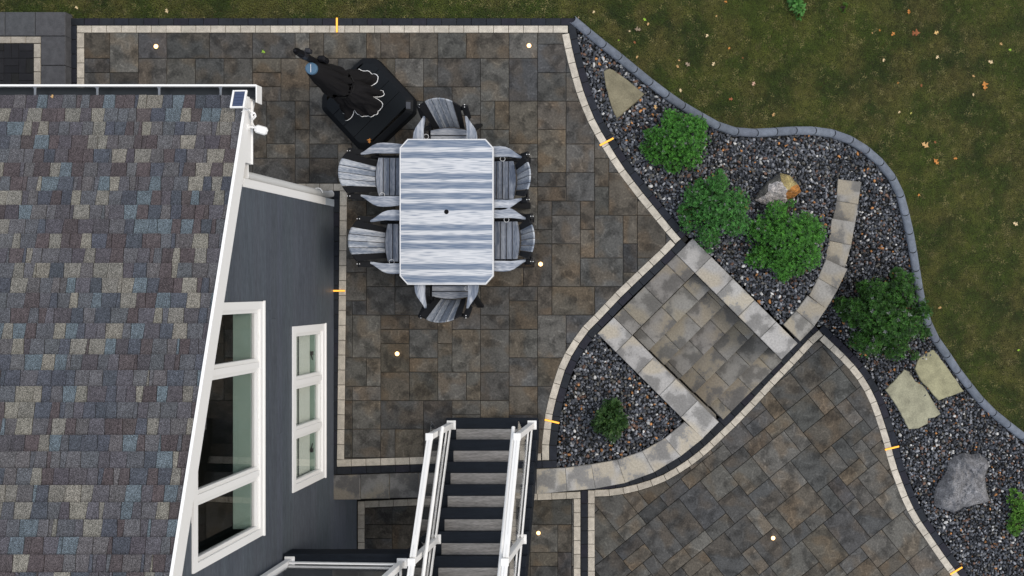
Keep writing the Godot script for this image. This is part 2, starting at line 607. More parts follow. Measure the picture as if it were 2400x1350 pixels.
const STEP_PAIRS := [[[[685, 103], [828, 120], [808, 257], [675, 235]], -0.40], [[[675, 236], [808, 258], [790, 376], [652, 352]], -0.40], [[[648, 343], [790, 365], [766, 504], [628, 477]], -0.27], [[[628, 478], [766, 505], [728, 642], [606, 594]], -0.27], [[[612, 590], [742, 650], [684, 774], [563, 704]], -0.14], [[[563, 705], [684, 775], [612, 897], [508, 812]], -0.14], [[[500, 812], [613, 893], [541, 999], [431, 904]], -0.01], [[[431, 905], [541, 1000], [455, 1090], [353, 989]], -0.01]]

# the height of the stepped wall over a place, or a large number
func under_wall(p: Vector2) -> float:
	for e in STEP_PAIRS:
		if Geometry2D.is_point_in_polygon(p, outline(e[0], e[1], Vector2(1700, 380), 2.596)):
			return e[1]
	return 9.0

func build_ground() -> void:
	# one sheet: fine round the beds, then out to the horizon
	var s := Shape.new()
	var t := Shape.new()
	s.tint = Color(0.018, 0.017, 0.015)
	var step := 0.08
	var x0 := -10.4
	var z0 := -4.6
	var nx := 204
	var nz := 122
	var hs := PackedFloat32Array()
	var grass := PackedByteArray()
	var lower_wide: PackedVector2Array = Geometry2D.offset_polygon(lower_area, 0.2)[0]
	hs.resize((nx + 1) * (nz + 1))
	grass.resize((nx + 1) * (nz + 1))
	for j in nz + 1:
		for i in nx + 1:
			var p := Vector2(x0 + i * step, z0 + j * step)
			var h := -0.16
			if Geometry2D.is_point_in_polygon(p, steps_area):
				h = -1.1
			elif p.x > 0.5 and p.x < 2.4 and p.y < 1.2 and under_wall(p) < 1.0:
				h = minf(by_distance(low_points, p.x, p.y), under_wall(p) - 0.07)
			elif Geometry2D.is_point_in_polygon(p, lawn_area):
				h = by_distance(low_points, p.x, p.y)
				grass[j * (nx + 1) + i] = 1
			elif Geometry2D.is_point_in_polygon(p, bed_high) or Geometry2D.is_point_in_polygon(p, bed_island):
				h = by_distance(high_points, p.x, p.y) - 0.02
			elif Geometry2D.is_point_in_polygon(p, bed_low):
				h = by_distance(low_points, p.x, p.y) - 0.02
			elif p.y > 2.2 or Geometry2D.is_point_in_polygon(p, lower_wide) or p.y > 0.6 and p.x > 0.4:
				h = -1.1
			elif p.x > -1.8 and not Geometry2D.is_point_in_polygon(p, upper_area):
				h = by_distance(low_points, p.x, p.y) - 0.04
			hs[j * (nx + 1) + i] = h
	for j in nz:
		for i in nx:
			var k := j * (nx + 1) + i
			var a := Vector3(x0 + i * step, hs[k], z0 + j * step)
			var b := Vector3(x0 + (i + 1) * step, hs[k + 1], z0 + j * step)
			var c := Vector3(x0 + (i + 1) * step, hs[k + nx + 2], z0 + (j + 1) * step)
			var d := Vector3(x0 + i * step, hs[k + nx + 1], z0 + (j + 1) * step)
			if grass[k] + grass[k + 1] + grass[k + nx + 1] + grass[k + nx + 2] >= 3:
				t.quad(d, c, b, a)
			s.quad(d - Vector3(0, 0.006, 0), c - Vector3(0, 0.006, 0), b - Vector3(0, 0.006, 0), a - Vector3(0, 0.006, 0))
	var x1 := x0 + nx * step
	var z1 := z0 + nz * step
	var far := 120.0
	# the lawn runs on to the north and the east from the rim of the fine part
	for i in nx:
		var h0 := hs[i]
		var h1 := hs[i + 1]
		t.quad(Vector3(x0 + i * step, h0, z0), Vector3(x0 + (i + 1) * step, h1, z0), Vector3(x0 + (i + 1) * step, h1, -far), Vector3(x0 + i * step, h0, -far))
	for j in nz:
		var h0 := hs[j * (nx + 1) + nx]
		var h1 := hs[(j + 1) * (nx + 1) + nx]
		t.quad(Vector3(x1, h1, z0 + (j + 1) * step), Vector3(far, h1, z0 + (j + 1) * step), Vector3(far, h0, z0 + j * step), Vector3(x1, h0, z0 + j * step))
	t.quad(Vector3(x1, hs[nx], z0), Vector3(far, hs[nx], z0), Vector3(far, hs[nx], -far), Vector3(x1, hs[nx], -far))
	t.quad(Vector3(-far, hs[0], z0), Vector3(x0, hs[0], z0), Vector3(x0, hs[0], -far), Vector3(-far, hs[0], -far))
	t.quad(Vector3(x1, -0.95, far), Vector3(far, -0.95, far), Vector3(far, -0.95, z1), Vector3(x1, -0.95, z1))
	s.quad(Vector3(-far, -1.1, far), Vector3(x1, -1.1, far), Vector3(x1, -1.1, z1), Vector3(-far, -1.1, z1))
	s.quad(Vector3(-far, -0.16, z1), Vector3(x0, -0.16, z1), Vector3(x0, -0.16, z0), Vector3(-far, -0.16, z0))
	var o := part(self, "ground", s, mats.soil)
	o.set_meta("kind", "structure")
	var l := part(self, "lawn", t, mats.turf)
	l.set_meta("kind", "structure")

# ---------------------------------------------------------------- paving

func fill_paving(parent: Node3D, region: PackedVector2Array, origin: Vector2, turn: float, unit: float, size: Vector2i, top: float, tones: Array) -> void:
	var used := {}
	var along := Vector2.from_angle(turn)
	var across := Vector2(-along.y, along.x)
	var kinds := [[2, 2], [2, 2], [2, 2], [3, 2], [2, 3], [3, 2], [2, 1], [1, 2], [2, 1], [1, 2]]
	for j in size.y:
		for i in size.x:
			if used.has(Vector2i(i, j)):
				continue
			var got := [1, 1]
			for attempt in 14:
				var k: Array = kinds[rng.randi() % kinds.size()]
				var ok := true
				for b in k[1]:
					for a in k[0]:
						if used.has(Vector2i(i + a, j + b)):
							ok = false
				if ok and k[1] == 2 and k[0] < 3 and not used.has(Vector2i(i + k[0], j)) and used.has(Vector2i(i + k[0] + 1, j)):
					ok = attempt > 9
				if ok:
					got = k
					break
			for b in got[1]:
				for a in got[0]:
					used[Vector2i(i + a, j + b)] = true
			var g := 0.0028
			var rect := PackedVector2Array()
			for q in [[g, g], [got[0] * unit - g, g], [got[0] * unit - g, got[1] * unit - g], [g, got[1] * unit - g]]:
				rect.append(origin + along * (i * unit + q[0]) + across * (j * unit + q[1]))
			for piece in Geometry2D.intersect_polygons(rect, region):
				var clean := PackedVector2Array()
				for p in piece:
					if clean.is_empty() or clean[-1].distance_to(p) > 0.012:
						clean.append(p)
				if clean.size() > 3 and clean[0].distance_to(clean[-1]) < 0.012:
					clean.remove_at(clean.size() - 1)
				if clean.size() < 3 or area_of(clean) < 0.0012:
					continue
				var s := Shape.new()
				s.tint = vary(tones[rng.randi() % tones.size()], 0.2)
				s.shift = rnd_shift()
				s.turned = rng.randf() < 0.5
				s.prism(clean, top + rng.randf_range(-0.0015, 0.0015), top - 0.06, 0.005)
				part(parent, "paver", s, mats.slate)

func area_of(poly: PackedVector2Array) -> float:
	var a := 0.0
	for i in poly.size():
		a += poly[i].cross(poly[(i + 1) % poly.size()])
	return absf(a) / 2.0

# a course of bricks along a line, from off0 to off1 beside it
func course(parent: Node3D, called: String, line: PackedVector2Array, off0: float, off1: float, top: float, m: Material, tone: Color, pitch := 0.2, deep := 0.07, skip_start := 0.0, skip_end := 0.0, gap := 0.0032) -> void:
	var lengths := [0.0]
	for i in line.size() - 1:
		lengths.append(lengths[-1] + line[i].distance_to(line[i + 1]))
	var total: float = lengths[-1] - skip_start - skip_end
	var count := maxi(1, roundi(total / pitch))
	var normal_at := func(s: float) -> Array:
		var i := 0
		while i < lengths.size() - 2 and s > lengths[i + 1]:
			i += 1
		var f: float = clampf((s - lengths[i]) / maxf(1e-6, lengths[i + 1] - lengths[i]), 0.0, 1.0)
		var d := (line[i + 1] - line[i]).normalized()
		var d0 := d if i == 0 else (line[i] - line[i - 1]).normalized()
		var d1 := d if i >= line.size() - 2 else (line[i + 2] - line[i + 1]).normalized()
		var dd := (((d0 + d).normalized()).lerp((d + d1).normalized(), f)).normalized()
		return [line[i].lerp(line[i + 1], f), Vector2(-dd.y, dd.x)]
	for k in count:
		var a: Array = normal_at.call(skip_start + total * k / count + gap)
		var b: Array = normal_at.call(skip_start + total * (k + 1) / count - gap)
		var lo := minf(off0, off1) + gap
		var hi := maxf(off0, off1) - gap
		var poly := PackedVector2Array([a[0] + a[1] * lo, b[0] + b[1] * lo, b[0] + b[1] * hi, a[0] + a[1] * hi])
		var s := Shape.new()
		s.tint = vary(tone, 0.11)
		s.shift = rnd_shift()
		s.prism(poly, top + rng.randf_range(-0.001, 0.001), top - deep, 0.004)
		part(parent, called, s, m)

const CREAM := Color(0.72, 0.65, 0.545)
const INK := Color(0.030, 0.033, 0.043)
var tones := [Color(0.138, 0.131, 0.120), Color(0.172, 0.161, 0.145), Color(0.126, 0.123, 0.119), Color(0.165, 0.141, 0.113), Color(0.186, 0.175, 0.159), Color(0.105, 0.104, 0.106), Color(0.150, 0.130, 0.106), Color(0.130, 0.126, 0.121)]

func build_patios() -> void:
	var u := setting("upper_patio")
	var s := Shape.new()
	s.tint = Color(0.02, 0.019, 0.017)
	s.prism(Geometry2D.offset_polygon(upper_area, -0.03)[0], -0.012, -0.16, 0.001)
	part(u, "joint_sand", s, mats.soil)
	var inner := outline([[197, 77.5], [1319, 77.5]])
	var c1 := offset_line(outline(CURVE), 0.1)
	var c2 := offset_line(outline(INWARD), 0.1)
	inner.append_array(c1.slice(1, c1.size() - 1))
	inner.append(flat(1571, 560))
	inner.append_array(c2.slice(1, c2.size() - 1))
	inner.append_array(outline([[1270, 1062], [806.5, 1077], [813.5, 429.5], [197, 429.5]]))
	fill_paving(u, inner, flat(190, 70), 0.0, 0.191, Vector2i(43, 32), 0.0, tones)
	# pale course
	course(u, "cream_brick", outline([[179.5, 59.5], [1331, 59.5]]), 0.0, 0.1, 0.0, mats.concrete, CREAM)
	course(u, "cream_brick", outline([[179.5, 430], [179.5, 77]]), 0.0, 0.1, 0.0, mats.concrete, CREAM)
	course(u, "cream_brick", outline(CURVE), 0.0, 0.1, 0.0, mats.concrete, CREAM, 0.2, 0.07, 0.105, 0.0)
	course(u, "cream_brick", outline(INWARD), 0.0, 0.1, 0.0, mats.concrete, CREAM, 0.2, 0.07, 0.105, 0.0)
	course(u, "cream_brick", outline([[1268, 1079.5], [789, 1094.5]]), 0.0, 0.1, 0.0, mats.concrete, CREAM)
	course(u, "cream_brick", outline([[789, 1077], [796, 447.5]]), 0.0, 0.1, 0.0, mats.concrete, CREAM)
	course(u, "cream_brick", outline([[813.5, 447.5], [620, 447.5]]), 0.0, 0.1, 0.0, mats.concrete, CREAM)
	# dark course
	course(u, "dark_brick", outline([[162, 59.5], [1349, 59.5]]), -0.1, 0.0, 0.0, mats.concrete, INK)
	course(u, "dark_brick", outline([[179.5, 430], [179.5, 59.5]]), -0.1, 0.0, 0.0, mats.concrete, INK)
	course(u, "dark_brick", outline(CURVE), -0.1, 0.0, 0.0, mats.concrete, INK, 0.2, 0.07, 0.0, -0.1)
	course(u, "dark_brick", outline(INWARD), -0.1, 0.0, 0.0, mats.concrete, INK, 0.2, 0.07, -0.002, 0.0)
	course(u, "dark_brick", outline([[1304, 1079], [789, 1095]]), -0.1, 0.0, 0.0, mats.concrete, INK)
	course(u, "dark_brick", outline([[789, 1112], [796, 464]]), -0.09, 0.0, 0.0, mats.concrete, INK)
	course(u, "dark_brick", outline([[796, 447.5], [620, 447.5]]), -0.1, 0.0, 0.0, mats.concrete, INK)

	var l := setting("lower_patio")
	s = Shape.new()
	s.tint = Color(0.02, 0.019, 0.017)
	var sand := outline([[800, 1165], [1260, 1150]], LOW)
	sand.append_array(outline(LOW_LEFT, LOW))
	sand.append_array(offset_line(outline(LOW_RIGHT, LOW), -0.08))
	sand.append_array(outline([[2340, 1560], [800, 1560]], LOW))
	s.prism(sand, LOW - 0.012, LOW - 0.17, 0.001)
	part(l, "joint_sand", s, mats.soil)
	var right := outline(LOW_RIGHT, LOW)
	var left := outline(LOW_LEFT, LOW)
	course(l, "cream_brick", left, 0.0, 0.1, LOW, mats.concrete, CREAM, 0.2, 0.07, 0.1)
	course(l, "cream_brick", right, 0.0, 0.1, LOW, mats.concrete, CREAM, 0.2, 0.07, 0.105)
	course(l, "dark_brick", left, -0.16, 0.0, LOW, mats.concrete, INK, 0.2, 0.07, 0.0, -0.1)
	course(l, "dark_brick", right, -0.1, 0.0, LOW, mats.concrete, INK)
	course(l, "cream_brick", outline([[1377.5, 1560], [1377.5, 1149]], LOW), 0.0, 0.1, LOW, mats.concrete, CREAM)
	course(l, "dark_brick", outline([[1377.5, 1560], [1377.5, 1149]], LOW), -0.1, 0.0, LOW, mats.concrete, INK)
	course(l, "cream_brick", outline([[1344, 1560], [1344, 1169]], LOW), 0.0, 0.1, LOW, mats.concrete, CREAM)
	course(l, "cream_brick", outline([[854, 1174], [1360, 1152]], LOW), 0.0, 0.1, LOW, mats.concrete, CREAM)
	course(l, "cream_brick", outline([[838, 1560], [838, 1175]], LOW), 0.0, 0.1, LOW, mats.concrete, CREAM)
	course(l, "dark_brick", outline([[836.5, 1560], [836.5, 1175]], LOW), -0.05, 0.0, LOW, mats.concrete, INK)
	var diamond := offset_line(left, 0.1)
	diamond = diamond.slice(0, diamond.size() - 1)
	diamond.append(flat(1921, 801, LOW))
	var edge := offset_line(right, 0.1)
	diamond.append_array(edge.slice(1))
	diamond.append_array(outline([[2340, 1500], [1393.5, 1500], [1393.5, 1166]], LOW))
	fill_paving(l, diamond, flat(1880, 600, LOW), deg_to_rad(51.0), 0.197, Vector2i(33, 26), LOW, tones)
	fill_paving(l, outline([[854.5, 1191], [1343.5, 1170], [1343.5, 1430], [854.5, 1430]], LOW), flat(854, 1165, LOW), 0.0, 0.197, Vector2i(16, 9), LOW, tones)
	# landing block by the house, top left
	var o := thing("landing_step", at(60, 120, 0.0), "raised grey block landing with cream brick frame beside the roof, top left of photo", "step")
	var h := 0.13
	var stone := func(poly: Array, tone: Color) -> void:
		var q := Shape.new()
		q.tint = vary(tone, 0.08)
		q.shift = rnd_shift()
		q.prism(outline(poly, h), h, -0.15, 0.008)
		part(o, "step_block", q, mats.concrete)
	var dark := Color(0.115, 0.118, 0.126)
	for r in [[-170, -60], [-60, 11], [11, 82], [82, 153]]:
		stone.call([[r[0] + 0.5, 28], [r[1] - 0.5, 28], [r[1] - 0.5, 84], [r[0] + 0.5, 84]], dark)
	for r in [[85, 153], [154, 225], [226, 300]]:
		stone.call([[95.5, r[0]], [153, r[0]], [153, r[1]], [95.5, r[1]]], dark)
	course(o, "cream_brick", outline([[-150, 84.8], [95, 84.8]], h), 0.002, 0.094, h, mats.concrete, CREAM * 0.75, 0.2, 0.12)
	course(o, "cream_brick", outline([[95, 102], [95, 300]], h), 0.002, 0.094, h, mats.concrete, CREAM * 0.75, 0.2, 0.12)
	for k in 13:
		for j in 14:
			# dark bricks laid in basket pairs
			if (k / 2 + j / 2) % 2 == 0:
				if k % 2:
					continue
				dark_brick(o, 78.0 - k * 17.4 - 34.4, 102.0 + j * 17.4, 34.4, 17.0, h)
			else:
				if j % 2:
					continue
				dark_brick(o, 78.0 - k * 17.4 - 17.0, 102.0 + j * 17.4, 17.0, 34.4, h)

func dark_brick(o: Node3D, x: float, y: float, w: float, d: float, h: float) -> void:
	var q := Shape.new()
	q.tint = vary(Color(0.022, 0.022, 0.025), 0.15)
	q.shift = rnd_shift()
	q.prism(outline([[x, y], [x + w, y], [x + w, y + d], [x, y + d]], h), h - 0.002, -0.02, 0.004)
	part(o, "dark_brick", q, mats.concrete)

# ---------------------------------------------------------------- stone steps and walls

func stair_point(u: float, w: float) -> Vector2:
	return (Vector2(1, 1) * u + Vector2(1, -1) * w) / sqrt(2.0)

func stair_block(o: Node3D, called: String, u0: float, u1: float, w0: float, w1: float, top: float, bottom: float, tone: Color, b := 0.006) -> void:
	var g := 0.0018
	var s := Shape.new()
	s.tint = vary(tone, 0.1)
	s.shift = rnd_shift()
	s.turned = rng.randf() < 0.5
	s.prism(PackedVector2Array([stair_point(u0 + g, w0 + g), stair_point(u1 - g, w0 + g), stair_point(u1 - g, w1 - g), stair_point(u0 + g, w1 - g)]), top + rng.randf_range(-0.001, 0.001), bottom, b)
	part(o, called, s, mats.cap_stone)

func build_steps() -> void:
	var base := at(1655, 800, LOW)
	var o := thing("stone_steps", base, "flight of grey stone steps down to lower patio between two capped side walls", "steps")
	var pale := Color(0.52, 0.505, 0.48)
	var worn := Color(0.29, 0.276, 0.253)
	var w0 := -1.149
	var w1 := 0.032
	var u := -0.252
	var cuts := [0.0, 0.17, 0.58, 1.0, 1.181]
	for k in 4:
		stair_block(o, "tread_stone", -0.6, u, w0 + cuts[k], w0 + cuts[k + 1], 0.0, -0.14, worn)
	var rise := LOW / 7.0
	for row in 6:
		var start := -0.41 + fmod(row * 0.17 + 0.13, 0.41)
		var top := rise * (row + 1)
		while start < 1.18:
			var a := maxf(0.0, start)
			var b := minf(1.181, start + 0.41)
			if b - a > 0.03:
				stair_block(o, "tread_stone", u + row * 0.29 + 0.0005, u + (row + 1) * 0.29 + 0.012 * (1 if row < 5 else 0), w0 + a, w0 + b, top - 0.0005 * row, top - 0.135, worn)
			start += 0.41
	var s := Shape.new()
	s.tint = Color(0.2, 0.19, 0.18)
	for row in 6:
		var top := rise * (row + 1) - 0.14
		s.prism(PackedVector2Array([stair_point(u + row * 0.29 + 0.02, w0 - 0.02), stair_point(u + (row + 1) * 0.29 + 0.004, w0 - 0.02), stair_point(u + (row + 1) * 0.29 + 0.004, w1 + 0.02), stair_point(u + row * 0.29 + 0.02, w1 + 0.02)]), top, LOW - 0.1, 0.002)
	part(o, "step_core", s, mats.cap_stone)
	# the two side walls with their caps
	for side in [[-1.464, -1.151, "left"], [0.034, 0.345, "right"]]:
		var from := -0.6
		for len in [0.352, 0.41, 0.41, 0.41, 0.41]:
			stair_block(o, "cap_stone", from, from + len, side[0], side[1], 0.0, -0.09, pale, 0.007)
			from += len
		for tier in 5:
			var t0 := -0.0925 - tier * 0.166
			var at_u := -0.55 + 0.2 * (tier % 2)
			var first := -0.55
			while first < 1.36:
				var last := minf(1.37, at_u + 0.41 if at_u + 0.41 > first + 0.05 else first + 0.41)
				stair_block(o, "wall_block", first, last, side[0] + 0.02, side[1] - 0.02, t0, t0 - 0.165, Color(0.38, 0.37, 0.35))
				first = last
				at_u = last
	# the curved planter wall and its straight run to the house
	var zoom := Vector2(1250, 750)
	var wall := thing("retaining_wall", at(1400, 1130, LOW), "curved retaining wall with pale grey caps round the small gravel bed, running under deck stairs", "wall")
	var caps := [[[1062, 718], [1196, 830], [1036, 958], [926, 831]], [[925, 832], [1035, 959], [849, 1070], [766, 923]], [[765, 923.5], [848, 1071], [645, 1146], [591, 983]], [[590, 983.5], [644, 1146.5], [436, 1186], [406, 1016]], [[405, 1016.5], [435, 1186.5], [235, 1204], [223, 1040]], [[222, 1040.5], [234, 1204.5], [20, 1225], [21, 1048]]]
	for c in caps:
		cap(wall, outline(c, 0.0, zoom, 3.0), 0.0, pale, -0.09)
		cap(wall, Geometry2D.offset_polygon(outline(c, 0.0, zoom, 3.0), -0.02)[0], -0.092, Color(0.36, 0.35, 0.33), -0.95, "wall_block")
	for k in 7:
		var xa := 1256.0 - k * 68.7
		var xb := xa - 68.2
		var y0 := func(x: float) -> float: return 1099.0 + (1256.0 - x) * 0.0325
		var poly := outline([[xa, y0.call(xa)], [xb, y0.call(xb)], [xb, y0.call(xb) + 57.0], [xa, y0.call(xa) + 58.5]])
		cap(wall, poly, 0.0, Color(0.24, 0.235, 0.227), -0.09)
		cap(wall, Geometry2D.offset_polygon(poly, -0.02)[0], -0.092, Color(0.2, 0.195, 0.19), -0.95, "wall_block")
	# the wall that steps down into the gravel
	zoom = Vector2(1700, 380)
	var steps := thing("stepped_wall", at(1950, 600, -0.9), "narrow curved wall of paired grey blocks stepping down into gravel beside the steps", "wall")
	for p in STEP_PAIRS:
		var poly := outline(p[0], p[1], zoom, 2.596)
		cap(steps, poly, p[1], Color(0.40, 0.385, 0.355), p[1] - 0.1)
		cap(steps, Geometry2D.offset_polygon(poly, -0.012)[0], p[1] - 0.102, Color(0.36, 0.345, 0.32), -1.0, "wall_block")

func cap(o: Node3D, poly: PackedVector2Array, top: float, tone: Color, bottom: float, called := "cap_stone") -> void:
	var s := Shape.new()
	s.tint = vary(tone, 0.09)
	s.shift = rnd_shift()
	s.turned = rng.randf() < 0.5
	s.prism(poly, top, bottom, 0.007)
	part(o, called, s, mats.cap_stone)

func build_edging() -> void:
	var o := thing("lawn_edging", at(1800, 310, -0.2), "blue grey concrete edging of rounded blocks curving between gravel and lawn", "edging")
	var line := PackedVector3Array()
	for e in EDGING:
		line.append(at(e[0], e[1], e[2]))
	var lengths := [0.0]
	for i in line.size() - 1:
		lengths.append(lengths[-1] + line[i].distance_to(line[i + 1]))
	var get_at := func(s: float) -> Vector3:
		var i := 0
		while i < lengths.size() - 2 and s > lengths[i + 1]:
			i += 1
		return line[i].lerp(line[i + 1], clampf((s - lengths[i]) / (lengths[i + 1] - lengths[i]), 0.0, 1.0))
	var pitch := 0.268
	var count := int(lengths[-1] / pitch)
	for k in count:
		# each block: rounded top, a rounded nose that sits in the hollow of the next
		var s := Shape.new()
		s.tint = vary(Color(0.20, 0.225, 0.27), 0.13)
		s.shift = rnd_shift()
		var a: Vector3 = get_at.call(k * pitch)
		var b: Vector3 = get_at.call((k + 1) * pitch - 0.006)
		var d := (b - a).normalized()
		var side := Vector3(-d.z, 0, d.x).normalized()
		var half := 0.056
		var len := a.distance_to(b)
		var rows := []
		var steps := 9
		for i in steps:
			var w := -half + 2.0 * half * i / (steps - 1)
			var bow := sqrt(maxf(0.0, half * half - w * w)) * 0.85
			var lift := 0.028 * sqrt(maxf(0.0, 1.0 - pow(w / half, 2.0) * 0.98))
			var top := a + side * w + Vector3(0, lift, 0)
			rows.append([top + d * (bow + 0.006), top + d * (len + bow), w])
		for i in steps - 1:
			s.quad(rows[i][0], rows[i + 1][0], rows[i + 1][1], rows[i][1])
			for e in 2:
				var p: Vector3 = rows[i][e]
				var q: Vector3 = rows[i + 1][e]
				var dn := Vector3(0, -0.09, 0)
				if e == 0:
					s.quad(q, p, p + dn, q + dn)
				else:
					s.quad(p, q, q + dn, p + dn)
		for i in [0, steps - 1]:
			var p: Vector3 = rows[i][0]
			var q: Vector3 = rows[i][1]
			var dn := Vector3(0, -0.09, 0)
			s.quad(p, q, q + dn, p + dn)
		part(o, "edging_stone", s, mats.concrete)

# ---------------------------------------------------------------- house

const WALL_X := -5.0
const RAKE_X := -4.93
const EAVE_Z := -2.06

func roof_at(z: float) -> float:
	return 2.725 + 0.335 * (z - EAVE_Z)

const WHITE := Color(0.80, 0.79, 0.77)
const SLATE_BLUE := Color(0.124, 0.141, 0.168)
# openings: z from, z to, height from, height to
const BIG := [0.235, 2.69, 2.33, 3.77]
const SMALL := [0.55, 2.385, 0.43, 1.32]

func build_house() -> void:
	var o := thing("house", Vector3(-5.0, LOW, 2.0), "blue grey sided house with white trim under a mottled shingle roof", "house")
	# siding: lapped boards, cut round the two windows and along the roof slope
	var board := 0.155
	var y := LOW - 0.02
	while y < 5.2:
		var z0 := -1.17
		if y + board > roof_at(z0) - 0.2:
			z0 = maxf(z0, EAVE_Z + (y + board - 2.725 + 0.16) / 0.335)
		var pieces := [[z0, 6.0, y, y + board]]
		for w in [BIG, SMALL]:
			var next := []
			for p in pieces:
				if p[3] <= w[2] or p[2] >= w[3] or p[1] <= w[0] or p[0] >= w[1]:
					next.append(p)
					continue
				if p[0] < w[0]:
					next.append([p[0], w[0], p[2], p[3]])
				if p[1] > w[1]:
					next.append([w[1], p[1], p[2], p[3]])
				if p[2] < w[2]:
					next.append([maxf(p[0], w[0]), minf(p[1], w[1]), p[2], w[2]])
				if p[3] > w[3]:
					next.append([maxf(p[0], w[0]), minf(p[1], w[1]), w[3], p[3]])
			pieces = next
		var tone := vary(SLATE_BLUE, 0.06)
		for p in pieces:
			if p[1] - p[0] < 0.02:
				continue
			var cuts := [p[0]]
			if p[1] - p[0] > 3.7:
				cuts.append(p[0] + rng.randf_range(1.4, 3.4))
			cuts.append(p[1])
			for k in cuts.size() - 1:
				var s := Shape.new()
				s.tint = tone
				s.turned = true
				s.shift = rnd_shift()
				var a: float = cuts[k] + 0.001
				var b: float = cuts[k + 1] - 0.001
				var f0: float = (p[2] - y) / board
				var f1: float = (p[3] - y) / board
				var x0 := lerpf(WALL_X + 0.012, WALL_X + 0.002, f0)
				var x1 := lerpf(WALL_X + 0.012, WALL_X + 0.002, f1)
				var back := WALL_X - 0.02
				var lo: float = p[2]
				var hi: float = p[3]
				s.quad(Vector3(x0, lo, b), Vector3(x0, lo, a), Vector3(x1, hi, a), Vector3(x1, hi, b))
				s.quad(Vector3(back, lo, b), Vector3(back, lo, a), Vector3(x0, lo, a), Vector3(x0, lo, b))
				s.quad(Vector3(x1, hi, b), Vector3(x1, hi, a), Vector3(back, hi, a), Vector3(back, hi, b))
				s.quad(Vector3(back, lo, a), Vector3(back, hi, a), Vector3(x1, hi, a), Vector3(x0, lo, a))
				s.quad(Vector3(x0, lo, b), Vector3(x1, hi, b), Vector3(back, hi, b), Vector3(back, lo, b))
				part(o, "siding_board", s, mats.siding)
		y += board
	# inner leaf of the wall with the same openings, the other walls and the floors
	var s := Shape.new()
	s.tint = Color(0.55, 0.56, 0.53)
	var xi := WALL_X - 0.14
	var strips := [-1.15, BIG[0], SMALL[0], SMALL[1], BIG[1], 6.0]
	for k in strips.size() - 1:
		var a: float = strips[k]
		var b: float = strips[k + 1]
		var spans := [[LOW - 0.1, 9.0]]
		for w in [SMALL, BIG]:
			if a >= w[0] - 0.001 and b <= w[1] + 0.001:
				var last: Array = spans.pop_back()
				spans.append([last[0], w[2]])
				spans.append([w[3], last[1]])
		for q in spans:
			var ha: float = minf(q[1], roof_at(a) - 0.12)
			var hb: float = minf(q[1], roof_at(b) - 0.12)
			if ha <= q[0] or hb <= q[0]:
				continue
			for x in [xi, WALL_X - 0.021]:
				s.quad(Vector3(x, q[0], b), Vector3(x, q[0], a), Vector3(x, ha, a), Vector3(x, hb, b))
	for w in [BIG, SMALL]:
		# reveals
		s.quad(Vector3(xi, w[2], w[0]), Vector3(xi, w[2], w[1]), Vector3(WALL_X - 0.06, w[2], w[1]), Vector3(WALL_X - 0.06, w[2], w[0]))
		for z in [w[0], w[1]]:
			var top: float = minf(w[3], roof_at(z) - 0.14)
			s.quad(Vector3(xi, w[2], z), Vector3(WALL_X - 0.06, w[2], z), Vector3(WALL_X - 0.06, top, z), Vector3(xi, top, z))
	part(o, "inner_wall", s, mats.plain)
	s = Shape.new()
	s.tint = SLATE_BLUE
	s.prism(PackedVector2Array([Vector2(-12, -1.17), Vector2(WALL_X - 0.02, -1.17), Vector2(WALL_X - 0.02, -1.05), Vector2(-12, -1.05)]), 2.9, LOW - 0.1)
	s.prism(PackedVector2Array([Vector2(-12, 5.9), Vector2(WALL_X - 0.02, 5.9), Vector2(WALL_X - 0.02, 6.02), Vector2(-12, 6.02)]), 5.2, LOW - 0.1)
	s.prism(PackedVector2Array([Vector2(-12, -1.05), Vector2(-11.88, -1.05), Vector2(-11.88, 5.9), Vector2(-12, 5.9)]), 2.9, LOW - 0.1)
	part(o, "far_wall", s, mats.siding)
	s = Shape.new()
	s.tint = Color(0.42, 0.44, 0.40)
	s.block(Vector3(-11.9, LOW - 0.05, -1.05), Vector3(xi + 0.01, LOW + 0.02, 5.9))
	part(o, "basement_floor", s, mats.floor)
	s = Shape.new()
	s.tint = Color(0.022, 0.018, 0.015)
	s.block(Vector3(-11.9, 1.5, -1.05), Vector3(xi - 0.001, 1.72, 5.9))
	part(o, "main_floor", s, mats.floor)
	# windows
	build_window(o, BIG, [0.858, 2.062], [0.085, 0.165], false)
	build_window(o, SMALL, [1.158, 1.765], [0.08, 0.1], true)
	# corner board, downspout
	s = Shape.new()
	s.tint = WHITE
	s.block(Vector3(WALL_X - 0.01, 0.32, -1.185), Vector3(WALL_X + 0.022, 2.74, -1.09))
	s.block(Vector3(-5.1, 0.32, -1.19), Vector3(WALL_X - 0.011, 2.74, -1.172))
	part(o, "corner_board", s, mats.white_trim)
	s = Shape.new()
	s.tint = Color(0.5, 0.55, 0.6)
	s.block(Vector3(WALL_X - 0.01, 0.0, -1.185), Vector3(WALL_X + 0.020, 0.317, -1.09))
	part(o, "corner_foot", s, mats.white_trim)
	s = Shape.new()
	s.tint = Color(0.60, 0.60, 0.59)
	s.tube(PackedVector3Array([Vector3(-5.045, 2.64, -1.236), Vector3(-5.045, 0.3, -1.236), Vector3(-5.045, 0.2, -1.238), Vector3(-5.03, 0.1, -1.245), Vector3(-5.0, 0.04, -1.26)]), 0.046, 12)
	var spout := part(o, "downspout", s, mats.white_trim)
	s = Shape.new()
	s.tint = WHITE
	var loop := PackedVector3Array()
	for k in 9:
		var a := PI * k / 8.0
		loop.append(Vector3(-5.045 + 0.062 * cos(a), 0.42, -1.236 - 0.062 * sin(a)))
	s.tube(loop, 0.008, 6)
	part(spout, "strap", s, mats.white_trim)
	# roof: deck, shingles, rake, gutter
	var roof := Node3D.new()
	roof.name = "roof"
